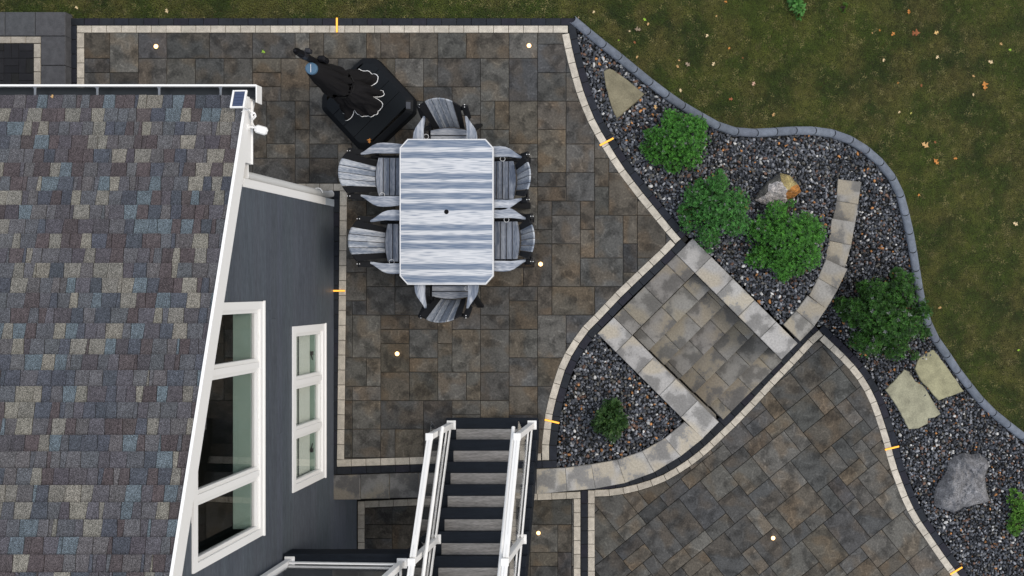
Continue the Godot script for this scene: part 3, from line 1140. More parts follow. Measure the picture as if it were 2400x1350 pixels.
	o.add_child(roof)
	s = Shape.new()
	s.tint = Color(0.05, 0.045, 0.045)
	var e := EAVE_Z + 0.01
	var f := 6.2
	var xl := -12.4
	var xr := RAKE_X - 0.03
	for lift in [-0.004, -0.13]:
		s.quad(Vector3(xl, roof_at(f) + lift, f), Vector3(xr, roof_at(f) + lift, f), Vector3(xr, roof_at(e) + lift, e), Vector3(xl, roof_at(e) + lift, e))
	part(roof, "roof_deck", s, mats.plain)
	build_shingles(roof)
	s = Shape.new()
	s.tint = WHITE
	# rake board: a sloping fascia, and the boxed end of the eave below it
	rake_panel(s, EAVE_Z - 0.0, f, -0.155, 0.036)
	part(roof, "rake_board", s, mats.white_trim)
	s = Shape.new()
	s.tint = WHITE
	for x in [RAKE_X - 0.001, RAKE_X - 0.03]:
		s.quad(Vector3(x, 2.655, -1.345), Vector3(x, 2.655, EAVE_Z + 0.03), Vector3(x, roof_at(EAVE_Z + 0.03) - 0.14, EAVE_Z + 0.03), Vector3(x, roof_at(-1.345) - 0.14, -1.345))
	s.quad(Vector3(RAKE_X - 0.03, 2.655, EAVE_Z + 0.03), Vector3(RAKE_X - 0.001, 2.655, EAVE_Z + 0.03), Vector3(RAKE_X - 0.001, 2.655, -1.345), Vector3(RAKE_X - 0.03, 2.655, -1.345))
	s.quad(Vector3(RAKE_X - 0.03, 2.655, -1.345), Vector3(RAKE_X - 0.001, 2.655, -1.345), Vector3(RAKE_X - 0.001, 2.85, -1.345), Vector3(RAKE_X - 0.03, 2.85, -1.345))
	s.block(Vector3(RAKE_X - 0.031, 2.648, EAVE_Z + 0.035), Vector3(RAKE_X + 0.012, 2.664, -1.34))
	part(roof, "eave_end", s, mats.white_trim)
	s = Shape.new()
	s.tint = WHITE
	s.block(Vector3(xl, 2.64, EAVE_Z + 0.04), Vector3(RAKE_X - 0.04, 2.654, -1.19))
	s.block(Vector3(xl, 2.58, EAVE_Z + 0.012), Vector3(RAKE_X - 0.032, 2.71, EAVE_Z + 0.03))
	part(roof, "soffit", s, mats.white_trim)
	var gutter := Node3D.new()
	gutter.name = "gutter"
	o.add_child(gutter)
	s = Shape.new()
	s.tint = WHITE
	var zf := EAVE_Z - 0.135
	s.block(Vector3(xl, 2.58, zf - 0.004), Vector3(-4.862, 2.702, zf + 0.006), 0.002)
	s.block(Vector3(xl, 2.694, zf - 0.006), Vector3(-4.862, 2.706, zf + 0.016), 0.003)
	s.block(Vector3(-4.870, 2.57, zf - 0.003), Vector3(-4.856, 2.704, EAVE_Z + 0.055), 0.003)
	part(gutter, "gutter_front", s, mats.white_trim)
	s = Shape.new()
	s.tint = Color(0.022, 0.026, 0.03)
	s.block(Vector3(xl, 2.575, zf + 0.007), Vector3(-4.872, 2.582, EAVE_Z + 0.008), 0.001)
	s.block(Vector3(xl, 2.583, EAVE_Z + 0.002), Vector3(-4.872, 2.712, EAVE_Z + 0.010), 0.001)
	part(gutter, "gutter_trough", s, mats.metal)
	for px in [-60, 82, 228, 373, 517]:
		s = Shape.new()
		s.tint = Color(0.16, 0.17, 0.19)
		var p := at(px, 214, 2.69)
		s.block(Vector3(p.x - 0.012, 2.684, zf + 0.02), Vector3(p.x + 0.012, 2.692, EAVE_Z + 0.002), 0.002)
		s.block(Vector3(p.x - 0.02, 2.690, zf + 0.02), Vector3(p.x + 0.02, 2.695, zf + 0.034), 0.002)
		part(gutter, "hanger", s, mats.metal)

func rake_panel(s: Shape, z0: float, z1: float, lo: float, hi: float) -> void:
	var xa := RAKE_X - 0.03
	var xb := RAKE_X
	var c := []
	for z in [z0, z1]:
		for x in [xa, xb]:
			for h in [lo, hi]:
				c.append(Vector3(x, roof_at(z) + h, z))
	# c: z0 xa lo, z0 xa hi, z0 xb lo, z0 xb hi, z1 ...
	s.turned = true
	s.quad(c[6], c[2], c[3], c[7])
	s.quad(c[0], c[4], c[5], c[1])
	s.quad(c[5], c[7], c[3], c[1])
	s.quad(c[0], c[2], c[6], c[4])
	s.quad(c[2], c[0], c[1], c[3])
	s.quad(c[4], c[6], c[7], c[5])

# a rectangle of wall (z, height), cut off below the slope of the roof
func below_roof(s: Shape, x0: float, x1: float, h0: float, h1: float, z0: float, z1: float) -> void:
	var rect := PackedVector2Array([Vector2(z0, h0), Vector2(z1, h0), Vector2(z1, h1), Vector2(z0, h1)])
	var under := PackedVector2Array([Vector2(-2, -2), Vector2(8, -2), Vector2(8, roof_at(8) - 0.12), Vector2(-2, roof_at(-2) - 0.12)])
	for piece in Geometry2D.intersect_polygons(rect, under):
		s.panel(piece, x0, x1)

func build_window(o: Node3D, w: Array, mullions: Array, trim: Array, cranks: bool) -> void:
	var win := Node3D.new()
	win.name = "window"
	o.add_child(win, true)
	var s := Shape.new()
	s.tint = WHITE
	var x0 := WALL_X - 0.01
	var x1 := WALL_X + 0.028
	var a: float = w[0] - 0.085
	var b: float = w[1] + 0.085
	below_roof(s, x0, x1, w[2] - trim[0], w[2], a, b)
	below_roof(s, x0, x1, w[3], w[3] + 0.085, a, b)
	below_roof(s, x0, x1 - 0.001, w[2] + 0.0005, w[3] - 0.0005, a, w[0])
	below_roof(s, x0, x1 - 0.001, w[2] + 0.0005, w[3] - 0.0005, w[1], b)
	# a lip above and a sill nose below
	below_roof(s, x1 + 0.0005, x1 + 0.016, w[2] - trim[0] - 0.006, w[2] - trim[0] + 0.02, a - 0.008, b + 0.008)
	part(win, "casing", s, mats.white_trim)
	for m in mullions:
		s = Shape.new()
		s.tint = WHITE
		below_roof(s, WALL_X - 0.06, WALL_X + 0.018, w[2] + 0.0005, w[3] - 0.0005, m - 0.033, m + 0.033)
		part(win, "mullion", s, mats.white_trim)
	var edges: Array = [w[0]] + mullions + [w[1]]
	for k in edges.size() - 1:
		var z0: float = edges[k] + (0.034 if k > 0 else 0.0005)
		var z1: float = edges[k + 1] - (0.034 if k < edges.size() - 2 else 0.0005)
		s = Shape.new()
		s.tint = WHITE * 0.95
		var t := 0.042
		below_roof(s, WALL_X - 0.05, WALL_X + 0.002, w[2] + 0.001, w[2] + t, z0, z1)
		below_roof(s, WALL_X - 0.05, WALL_X + 0.002, w[3] - t, w[3] - 0.001, z0, z1)
		below_roof(s, WALL_X - 0.05, WALL_X + 0.001, w[2] + t + 0.0005, w[3] - t - 0.0005, z0, z0 + t)
		below_roof(s, WALL_X - 0.05, WALL_X + 0.001, w[2] + t + 0.0005, w[3] - t - 0.0005, z1 - t, z1)
		var sash := part(win, "sash", s, mats.white_trim)
		s = Shape.new()
		below_roof(s, WALL_X - 0.03, WALL_X - 0.024, w[2] + t - 0.003, w[3] - t + 0.003, z0 + t - 0.003, z1 - t + 0.003)
		part(sash, "pane", s, mats.glass)
		if cranks and k != 1:
			s = Shape.new()
			s.tint = Color(0.03, 0.03, 0.03)
			var m := (z0 + z1) / 2.0
			s.bar(Vector3(WALL_X - 0.10, w[2] + 0.09, m), Vector3(WALL_X - 0.07, w[2] + 0.1, m + 0.09 * (1 - k)), 0.014, 0.012)
			s.block(Vector3(WALL_X - 0.11, w[2] + 0.045, m - 0.02), Vector3(WALL_X - 0.08, w[2] + 0.085, m + 0.03))
			part(sash, "crank_handle", s, mats.metal)
	# stool board inside
	s = Shape.new()
	s.tint = Color(0.36, 0.50, 0.42)
	s.block(Vector3(WALL_X - 0.27, w[2] + 0.002, w[0] + 0.004), Vector3(WALL_X - 0.062, w[2] + 0.03, w[1] - 0.004))
	part(win, "stool", s, mats.white_trim)
	if cranks:
		# pleated blind hanging behind the sashes
		s = Shape.new()
		s.tint = Color(0.74, 0.80, 0.72)
		var pleats := 14
		for k in pleats:
			var h0: float = lerpf(w[2] + 0.05, w[3] - 0.01, float(k) / pleats)
			var h1: float = lerpf(w[2] + 0.05, w[3] - 0.01, float(k + 1) / pleats)
			var hm := (h0 + h1) / 2.0
			var back := WALL_X - 0.135
			var fore := WALL_X - 0.115
			s.quad(Vector3(back, h0, w[1] - 0.02), Vector3(back, h0, w[0] + 0.02), Vector3(fore, hm, w[0] + 0.02), Vector3(fore, hm, w[1] - 0.02))
			s.quad(Vector3(fore, hm, w[1] - 0.02), Vector3(fore, hm, w[0] + 0.02), Vector3(back, h1, w[0] + 0.02), Vector3(back, h1, w[1] - 0.02))
		var blind := part(win, "blind", s, mats.plain)
		s = Shape.new()
		s.tint = Color(0.10, 0.12, 0.11)
		s.block(Vector3(WALL_X - 0.112, w[2] + 0.47, w[0] + 0.02), Vector3(WALL_X - 0.10, w[2] + 0.495, w[1] - 0.02))
		part(blind, "bar", s, mats.plain)

func build_shingles(roof: Node3D) -> void:
	var colours := [Color(0.145, 0.138, 0.155), Color(0.115, 0.124, 0.15), Color(0.125, 0.104, 0.108), Color(0.165, 0.162, 0.172), Color(0.32, 0.297, 0.253), Color(0.27, 0.255, 0.225), Color(0.175, 0.215, 0.245), Color(0.125, 0.115, 0.128), Color(0.105, 0.116, 0.14), Color(0.165, 0.155, 0.16), Color(0.135, 0.112, 0.115), Color(0.15, 0.155, 0.17)]
	var tabs := []
	var row := 0
	var z := EAVE_Z - 0.012
	var up := Vector3(0, 1, -0.335).normalized()
	while z < 3.2:
		var x := RAKE_X - 0.012
		var raised := row % 2 == 0
		var slip := 0.0
		while x > -7.9:
			var w := rng.randf_range(0.085, 0.175) if rng.randf() < 0.84 else rng.randf_range(0.025, 0.06)
			if x == RAKE_X - 0.012:
				w = rng.randf_range(0.05, 0.16)
			var lean := rng.randf_range(0.002, 0.016) * (1 if raised else -1)
			tabs.append({"x": x, "w": w, "z": z, "slip": slip, "lean": lean, "up": raised, "c": vary(colours[rng.randi() % colours.size()], 0.1), "size": w * (1.0 + 0.1 * z)})
			slip = lean
			x -= w
			raised = not raised
		z += 0.152
		row += 1
	var order := range(tabs.size())
	order.sort_custom(func(a, b): return tabs[a].size > tabs[b].size)
	var single := {}
	for i in order:
		if single.size() < 300 and tabs[i].x - tabs[i].w > -7.55 and tabs[i].z < 2.75:
			single[i] = true
	var rest := Shape.new()
	for i in tabs.size():
		var t: Dictionary = tabs[i]
		var s: Shape = Shape.new() if single.has(i) else rest
		s.tint = t.c
		s.shift = rnd_shift()
		var thick := 0.026 if t.up else 0.019
		var g := 0.003
		var za: float = t.z
		var zb: float = t.z + 0.158
		var pt := func(x: float, zz: float, h: float) -> Vector3:
			return Vector3(x, roof_at(zz), zz) + up * h
		var front := thick + 0.001
		var rear := 0.0015
		var r0: float = t.x - g
		var l0: float = t.x - t.w + g
		# downslope corners lean by slip and lean, so tabs are wedge-sided
		var a: Vector3 = pt.call(l0 + t.lean, za, front)
		var b: Vector3 = pt.call(r0 + t.slip, za, front)
		var c: Vector3 = pt.call(r0, zb, rear)
		var d: Vector3 = pt.call(l0, zb, rear)
		if t.x > RAKE_X - 0.02:
			b = pt.call(r0, za, front)
		var dn := -up * (front + 0.002)
		s.quad(d, c, b, a)
		s.quad(b + dn, a + dn, a, b)
		s.tri(a + dn, d, a)
		s.tri(c, b + dn, b)
		if single.has(i):
			part(roof, "shingle", s, mats.granules)
	var o := part(roof, "shingles_beyond", rest, mats.granules)
	o.set_meta("kind", "stuff")

# ---------------------------------------------------------------- deck and its stairs

const NAVY := Color(0.020, 0.025, 0.034)

func rail_post(o: Node3D, p: Vector3, high: float) -> void:
	var s := Shape.new()
	s.tint = WHITE
	s.block(p + Vector3(-0.036, 0.008, -0.036), p + Vector3(0.036, high, 0.036), 0.004)
	var post := part(o, "rail_post", s, mats.white_trim)
	s = Shape.new()
	s.tint = WHITE
	s.block(p + Vector3(-0.06, 0.0, -0.06), p + Vector3(0.06, 0.014, 0.06), 0.004)
	part(post, "base_plate", s, mats.white_trim)
	s = Shape.new()
	s.tint = WHITE
	s.block(p + Vector3(-0.046, high, -0.046), p + Vector3(0.046, high + 0.02, 0.046), 0.006)
	part(post, "post_cap", s, mats.white_trim)

func rail_run(o: Node3D, p: Vector3, q: Vector3, high: float) -> void:
	var d := (q - p).normalized()
	var up := Vector3.UP
	var side := d.cross(up).normalized()
	var s := Shape.new()
	s.tint = WHITE
	s.bar(p + up * (high - 0.03) + d * 0.04, q + up * (high - 0.03) - d * 0.04, 0.07, 0.045, 0.006)
	part(o, "top_rail", s, mats.white_trim)
	s = Shape.new()
	s.tint = WHITE
	for k in [-1.0, 1.0]:
		s.bar(p + up * 0.13 + d * 0.045 + side * 0.021 * k, q + up * 0.13 - d * 0.045 + side * 0.021 * k, 0.018, 0.05, 0.003)
	part(o, "bottom_rail", s, mats.white_trim)
	s = Shape.new()
	s.bar(p + up * (0.12 + high - 0.06) * 0.5 + d * 0.06, q + up * (0.12 + high - 0.06) * 0.5 - d * 0.06, 0.008, (high - 0.2), 0.0005)
	part(o, "glass_panel", s, mats.glass)

func build_stairs() -> void:
	var base := Vector3(-2.84, 0, 1.72)
	var o := thing("deck_stairs", base, "dark deck stairs with grey wood tread boards, white railings and glass panels", "stairs")
	var rise := 0.155
	var run := 0.265
	var z0 := 1.722
	var xl := -3.45
	var xr := -2.227
	for k in 10:
		var h := rise * (k + 1)
		var z := z0 + run * k
		var s := Shape.new()
		s.tint = NAVY
		s.shift = rnd_shift()
		s.block(Vector3(xl, h - 0.03, z), Vector3(xr, h, z + 0.143), 0.004)
		var t := part(o, "tread", s, mats.dark_board)
		for x in [[xl, -3.3135], [-2.3765, xr]]:
			s = Shape.new()
			s.tint = NAVY
			s.turned = true
			s.shift = rnd_shift()
			s.block(Vector3(x[0], h - 0.03, z + 0.145), Vector3(x[1], h, z + 0.29), 0.004)
			part(t, "tread_end", s, mats.dark_board)
		s = Shape.new()
		s.tint = vary(Color(0.42, 0.40, 0.38), 0.06)
		s.shift = rnd_shift()
		s.block(Vector3(-3.311, h - 0.03, z + 0.146), Vector3(-2.379, h + 0.001, z + 0.29), 0.004)
		part(t, "tread_board", s, mats.grey_board)
		s = Shape.new()
		s.tint = NAVY
		s.block(Vector3(xl + 0.02, h - rise, z + 0.022), Vector3(xr - 0.02, h - 0.031, z + 0.04), 0.002)
		part(t, "riser", s, mats.dark_board)
	for x in [xl + 0.012, xr - 0.052]:
		var s := Shape.new()
		s.tint = NAVY
		var lo := []
		var hi := []
		for k in 11:
			var z := z0 + 0.03 + run * k
			hi.append(Vector3(x, rise * (k + 1) - 0.032, z))
			lo.append(Vector3(x, maxf(0.0, rise * (k + 1) - 0.36), z))
		for k in 10:
			var across := Vector3(0.04, 0, 0)
			var a: Vector3 = lo[k]
			var b: Vector3 = lo[k + 1]
			var e: Vector3 = hi[k]
			var f := Vector3(x, hi[k].y, hi[k + 1].z)
			s.quad(b + across, a + across, e + across, f + across)
			s.quad(a, b, f, e)
			s.quad(a, a + across, b + across, b)
			s.quad(b, b + across, f + across, f)
			s.quad(e + across, a + across, a, e)
			s.quad(f, f + across, e + across, e)
		part(o, "stringer", s, mats.dark_board)
	var high := 1.1
	for x in [-3.374, -2.305]:
		var p := Vector3(x, rise, 1.814)
		var q := Vector3(x, rise * 6, 3.139)
		var r := Vector3(x, rise * 10, 4.2)
		for w in [p, q, r]:
			rail_post(o, w, high)
		rail_run(o, p, q, high)
		rail_run(o, q, r, high)
		var inner: float = x + (0.085 if x < -3 else -0.10)
		var s := Shape.new()
		s.tint = WHITE
		s.tube(PackedVector3Array([Vector3(inner, 0.955, 1.735), Vector3(inner, 0.965, 1.75), Vector3(inner, 0.965 + 0.56 * 2.5, 4.25)]), 0.0235, 12)
		var hr := part(o, "handrail", s, mats.white_trim)
		for w in [p, q]:
			s = Shape.new()
			s.tint = WHITE
			var y: float = 0.965 + 0.56 * (w.z + 0.03 - 1.75)
			s.tube(PackedVector3Array([Vector3(x, y - 0.08, w.z), Vector3(lerpf(x, inner, 0.7), y - 0.07, w.z + 0.02), Vector3(inner, y, w.z + 0.03)]), 0.009, 6)
			part(hr, "bracket", s, mats.white_trim)
	# the deck
	var k := thing("deck", Vector3(-4.25, LOW, 4.5), "dark raised deck with white railing against the house, bottom of photo", "deck")
	var dh := 1.71
	var s := Shape.new()
	s.tint = NAVY
	s.block(Vector3(WALL_X + 0.03, dh - 0.27, 3.135), Vector3(-3.505, dh - 0.031, 3.165), 0.003)
	s.block(Vector3(-3.535, dh - 0.27, 3.166), Vector3(-3.505, dh - 0.031, 6.0), 0.003)
	part(k, "fascia", s, mats.dark_board)
	var z := 3.125
	while z < 6.0:
		s = Shape.new()
		s.tint = vary(Color(0.04, 0.045, 0.052) if z > 3.2 else NAVY, 0.1)
		s.shift = rnd_shift()
		s.block(Vector3(WALL_X + 0.03, dh - 0.03, z), Vector3(-3.5, dh, z + 0.137), 0.004)
		part(k, "deck_board", s, mats.dark_board)
		z += 0.142
	for p in [Vector3(-4.85, 0, 5.6), Vector3(-3.65, 0, 3.3), Vector3(-3.65, 0, 5.8)]:
		s = Shape.new()
		s.tint = NAVY
		s.block(Vector3(p.x - 0.06, LOW, p.z - 0.06), Vector3(p.x + 0.06, dh - 0.03, p.z + 0.06), 0.004)
		part(k, "support_post", s, mats.dark_board)
	var p := at(671, 1312, dh)
	var q := at(938, 1330, dh)
	p = Vector3(-4.895, dh, 3.215)
	q = Vector3(-3.575, dh, 3.235)
	rail_post(k, p, 1.07)
	rail_post(k, q, 1.07)
	rail_run(k, p, q, 1.07)
	rail_run(k, q, Vector3(-3.575, dh, 5.9), 1.07)
	rail_post(k, Vector3(-3.575, dh, 5.9), 1.07)

# ---------------------------------------------------------------- things on the house

func build_fittings() -> void:
	# solar panel lying on the roof edge
	var a := at(545, 209.5, 2.93)
	var o := thing("solar_panel", a, "small blue solar panel in white frame on the roof corner by gutter", "solar panel")
	var c := [at(545, 209.5, 2.86), at(579, 209, 2.86), at(574, 255, 2.95), at(540, 256, 2.95)]
	var mid: Vector3 = (c[0] + c[1] + c[2] + c[3]) / 4.0
	var x: Vector3 = (c[1] - c[0]).normalized()
	var z: Vector3 = (c[3] - c[0])
	z = (z - x * z.dot(x)).normalized()
	var y := z.cross(x)
	var t := Transform3D(Basis(x, y, z), mid)
	var s := Shape.new()
	s.tint = WHITE
	var w := 0.155
	var l := 0.215
	s.box(t.translated_local(Vector3(0, -0.008, 0)), Vector3(w - 0.01, 0.012, l - 0.01), 0.002)
	for k in [-1.0, 1.0]:
		s.box(t.translated_local(Vector3(k * (w / 2 - 0.01), 0, 0)), Vector3(0.02, 0.024, l), 0.004)
		s.box(t.translated_local(Vector3(0, 0, k * (l / 2 - 0.008))), Vector3(w - 0.041, 0.0235, 0.016), 0.004)
	part(o, "frame", s, mats.white_trim)
	for k in 5:
		s = Shape.new()
		s.tint = Color(0.012, 0.03, 0.085)
		s.box(t.translated_local(Vector3(0, 0.001, -0.0755 + k * 0.0378)), Vector3(w - 0.044, 0.006, 0.036), 0.001)
		part(o, "cell", s, mats.solar_cells)
	s = Shape.new()
	s.tint = WHITE
	s.tube(PackedVector3Array([mid + Vector3(0.04, -0.03, 0.08), mid + Vector3(0.085, -0.08, 0.09), Vector3(RAKE_X - 0.06, roof_at(mid.z + 0.1) + 0.015, mid.z + 0.12)]), 0.006, 6)
	s.tube(PackedVector3Array([mid + Vector3(-0.02, -0.01, 0.0), mid + Vector3(-0.02, roof_at(mid.z) - mid.y + 0.005, 0.02)]), 0.012, 8)
	part(o, "bracket", s, mats.white_trim)
	# security camera with a coiled lead
	var m := Vector3(RAKE_X + 0.001, 2.74, -1.735)
	o = thing("security_camera", m, "white security camera with a coiled cable mounted on the eave board", "camera")
	s = Shape.new()
	s.tint = WHITE
	s.tube(PackedVector3Array([m, m + Vector3(0.012, 0, 0)]), 0.036, 16)
	part(o, "mount", s, mats.white_trim)
	s = Shape.new()
	s.tint = WHITE
	s.tube(PackedVector3Array([m + Vector3(0.01, 0, 0), m + Vector3(0.045, 0.005, 0.003), m + Vector3(0.075, 0.005, 0.01)]), 0.012, 10)
	part(o, "arm", s, mats.white_trim)
	s = Shape.new()
	s.tint = WHITE
	var b := Basis.from_euler(Vector3(0.35, -0.45, -0.5))
	s.box(Transform3D(b, m + Vector3(0.128, -0.02, 0.03)), Vector3(0.135, 0.078, 0.085), 0.024)
	var body := part(o, "body", s, mats.white_trim)
	s = Shape.new()
	s.tint = Color(0.015, 0.015, 0.018)
	var nose := Transform3D(b, m + Vector3(0.128, -0.02, 0.03))
	s.tube(PackedVector3Array([nose * Vector3(0.066, 0, 0), nose * Vector3(0.070, 0, 0)]), 0.026, 14)
	part(body, "lens", s, mats.black_plastic)
	s = Shape.new()
	s.tint = WHITE
	var lead := PackedVector3Array()
	lead.append(m + Vector3(0.0, 0.12, -0.21))
	lead.append(m + Vector3(0.02, 0.06, -0.18))
	for k in 22:
		var a2 := TAU * k / 7.0
		lead.append(m + Vector3(0.06 + 0.02 * cos(a2) + 0.0005 * k, 0.02 + 0.012 * sin(a2 * 0.5), -0.135 + 0.028 * sin(a2) + 0.0012 * k))
	lead.append(m + Vector3(0.035, -0.01, -0.07))
	lead.append(m + Vector3(0.045, -0.01, -0.03))
	lead.append(m + Vector3(0.07, -0.005, 0.005))
	s.tube(lead, 0.006, 6)
	part(o, "cable", s, mats.white_trim)

# ---------------------------------------------------------------- furniture

func build_table() -> void:
	var c := at(1046.5, 496.5, 0.74)
	var o := thing("dining_table", Vector3(c.x, 0, c.z), "long outdoor dining table with blue and white streaked top and clipped corners", "table")
	var w := 0.595
	var l := 0.925
	var k := 0.112
	var rim := PackedVector2Array([Vector2(-w, -l + k), Vector2(-w + k * 0.9, -l), Vector2(w - k * 0.9, -l), Vector2(w, -l + k), Vector2(w, l - k), Vector2(w - k * 0.9, l), Vector2(-w + k * 0.9, l), Vector2(-w, l - k)])
	var s := Shape.new()
	s.prism(Geometry2D.offset_polygon(rim, -0.016)[0], 0.744, 0.705, 0.002)
	s.shift = Vector2.ZERO
	for i in s.uv.size():
		s.uv[i].y = (s.uv[i].y + l) / (2.0 * l)
		s.uv[i].x += 1.5
	var top := part(o, "tabletop", s, mats.table_sheet, true)
	s = Shape.new()
	s.tint = Color(0.66, 0.66, 0.67)
	var inner := Geometry2D.offset_polygon(rim, -0.0155)[0]
	for i in rim.size():
		# mitred pieces of the edge band
		var j := (i + 1) % rim.size()
		var d := (rim[j] - rim[i]).normalized()
		var best := func(p: Vector2) -> Vector2:
			var r := inner[0]
			for q in inner:
				if q.distance_to(p) < r.distance_to(p):
					r = q
			return r
		s.prism(PackedVector2Array([rim[i], rim[j], best.call(rim[j]), best.call(rim[i])]), 0.748, 0.70, 0.004)
	part(top, "edge_band", s, mats.plain, true)
	s = Shape.new()
	s.tint = Color(0.006, 0.006, 0.007)
	s.lathe(Vector3.ZERO, [Vector2(0.0, 0.7455), Vector2(0.019, 0.7455), Vector2(0.019, 0.749), Vector2(0.027, 0.7492), Vector2(0.030, 0.7442)], 20)
	part(top, "umbrella_hole", s, mats.black_plastic, true)
	for sz in [-1.0, 1.0]:
		s = Shape.new()
		s.tint = Color(0.02, 0.021, 0.024)
		s.block(Vector3(-0.05, 0.08, 0.5 * sz - 0.05), Vector3(0.05, 0.66, 0.5 * sz + 0.05), 0.006)
		s.block(Vector3(-0.36, 0.0, 0.5 * sz - 0.045), Vector3(0.36, 0.08, 0.5 * sz + 0.045), 0.01)
		s.block(Vector3(-0.42, 0.66, 0.5 * sz - 0.04), Vector3(0.42, 0.704, 0.5 * sz + 0.04), 0.004)
		part(o, "leg", s, mats.black_plastic, true)
	s = Shape.new()
	s.tint = Color(0.02, 0.021, 0.024)
	s.block(Vector3(-0.03, 0.25, -0.449), Vector3(0.03, 0.35, 0.449), 0.005)
	part(o, "stretcher", s, mats.black_plastic, true)

# a fan-backed armchair: +z is forward, the origin lies on the ground under the rear edge of the seat
func make_chair(pale: float) -> Node3D:
	var o := Node3D.new()
	var coal := Color(0.014, 0.0145, 0.016)
	# seat boards
	var z := 0.0
	for k in 6:
		var s := Shape.new()
		s.tint = Color(0.92, 0.92, 0.95) * rng.randf_range(0.75, 0.95)
		s.shift = rnd_shift()
		var d := 0.070
		var poly := PackedVector2Array()
		if k == 0:
			for i in 9:
				var x := -0.245 + 0.49 * i / 8.0
				poly.append(Vector2(x, -0.034 * (1.0 - pow(x / 0.245, 2.0)) + 0.012))
			poly.append(Vector2(0.245, d))
			poly.append(Vector2(-0.245, d))
		else:
			poly = PackedVector2Array([Vector2(-0.245, z), Vector2(0.245, z), Vector2(0.245, z + d), Vector2(-0.245, z + d)])
		s.prism(poly, 0.415 + 0.012 * pow((k - 2.5) / 2.5, 2.0), 0.39, 0.004)
		part(o, "seat_board", s, mats.lumber, true)
		z += d + 0.009
	# back boards, a fan leaning backwards
	var foot := Vector3(0, 0.40, -0.035)
	var lean := Vector3(0, 0.60, -0.262).normalized()
	var long := 0.652
	var face := lean.cross(Vector3.RIGHT) * -1.0
	if face.z < 0:
		face = -face
	for k in 6:
		var s := Shape.new()
		var dark := k == 0 or k == 5
		s.tint = coal if dark else Color(1, 1, 1) * (pale * rng.randf_range(0.92, 1.05))
		s.shift = rnd_shift()
		var widths := [-0.20, -0.133, -0.067, 0.0, 0.067, 0.133, 0.20]
		var b0: float = widths[k] + 0.004
		var b1: float = widths[k + 1] - 0.004
		var t0: float = widths[k] * 1.30 + 0.004
		var t1: float = widths[k + 1] * 1.30 - 0.004
		var n := 4
		var lo := []
		var hi := []
		for i in n + 1:
			var f := float(i) / n
			var xb := lerpf(b0, b1, f)
			var xt := lerpf(t0, t1, f)
			var arch := long - 0.10 * pow(absf(xt) / 0.26, 2.2)
			# the fan is slightly dished
			var dish := 0.05 * pow(absf(xt) / 0.26, 2.0)
			lo.append(foot + Vector3(xb, 0, 0) + face * (0.03 * pow(absf(xb) / 0.2, 2.0)))
			hi.append(foot + Vector3(xt, 0, 0) + lean * arch + face * dish)
		var back := -face * 0.019
		for i in n:
			s.quad(lo[i], lo[i + 1], hi[i + 1], hi[i])
			s.quad(lo[i + 1] + back, lo[i] + back, hi[i] + back, hi[i + 1] + back)
			s.quad(hi[i], hi[i + 1], hi[i + 1] + back, hi[i] + back)
			s.quad(lo[i] + back, lo[i + 1] + back, lo[i + 1], lo[i])
		s.quad(lo[0] + back, lo[0], hi[0], hi[0] + back)
		s.quad(lo[n], lo[n] + back, hi[n] + back, hi[n])
		for i in s.uv.size():
			# grain runs up each board
			s.uv[i] = Vector2(s.v[i].dot(lean), s.v[i].x) + s.shift
		part(o, "back_board", s, mats.black_plastic if dark else mats.lumber, true)
	# arms: a long curve that narrows to the rear
	for side in [-1.0, 1.0]:
		var s := Shape.new()
		s.tint = Color(0.95, 0.95, 0.97) * rng.randf_range(0.85, 1.0)
		s.shift = rnd_shift()
		s.turned = true
		var pts := [[0.252, -0.155], [0.272, -0.157], [0.30, -0.10], [0.34, -0.045], [0.378, 0.01], [0.402, 0.07], [0.410, 0.14], [0.406, 0.24], [0.392, 0.36], [0.38, 0.47], [0.28, 0.47], [0.274, 0.36], [0.272, 0.24], [0.274, 0.12], [0.276, 0.04], [0.268, -0.03], [0.258, -0.09]]
		var poly := PackedVector2Array()
		for p in pts:
			poly.append(Vector2(p[0] * side, p[1]))
		s.prism(poly, 0.655, 0.628, 0.004)
		part(o, "armrest", s, mats.lumber, true)
	for side in [-1.0, 1.0]:
		var s := Shape.new()
		s.tint = coal
		s.bar(Vector3(0.315 * side, 0.0, 0.42), Vector3(0.325 * side, 0.627, 0.38), 0.035, 0.085, 0.005, Vector3.RIGHT)
		part(o, "leg", s, mats.black_plastic, true)
		s = Shape.new()
		s.tint = coal
		s.bar(Vector3(0.30 * side, 0.0, -0.13), Vector3(0.325 * side, 0.627, 0.05), 0.035, 0.085, 0.005, Vector3.RIGHT)
		part(o, "leg", s, mats.black_plastic, true)
		s = Shape.new()
		s.tint = coal
		s.block(Vector3(0.262 * side - 0.018, 0.29, -0.10), Vector3(0.262 * side + 0.018, 0.389, 0.44), 0.005)
		part(o, "seat_rail", s, mats.black_plastic, true)
		# upright that holds the back, with two bright bolts
		s = Shape.new()
		s.tint = coal
		s.bar(Vector3(0.285 * side, 0.60, -0.13), Vector3(0.285 * side, 0.80, -0.245), 0.035, 0.075, 0.005, Vector3.RIGHT)
		s.bar(Vector3(0.285 * side, 0.585, -0.15), Vector3(0.285 * side, 0.59, 0.06), 0.03, 0.06, 0.005)
		var up := part(o, "back_support", s, mats.black_plastic, true)
		for k in 2:
			s = Shape.new()
			s.tint = Color(0.75, 0.75, 0.75)
			var p := Vector3(0.285 * side, 0.803, -0.26 + 0.03 * k)
			s.lathe(p, [Vector2(0, 0.008), Vector2(0.005, 0.007), Vector2(0.007, 0.0)], 8)
			part(up, "bolt", s, mats.metal, true)
	var s := Shape.new()
	s.tint = coal
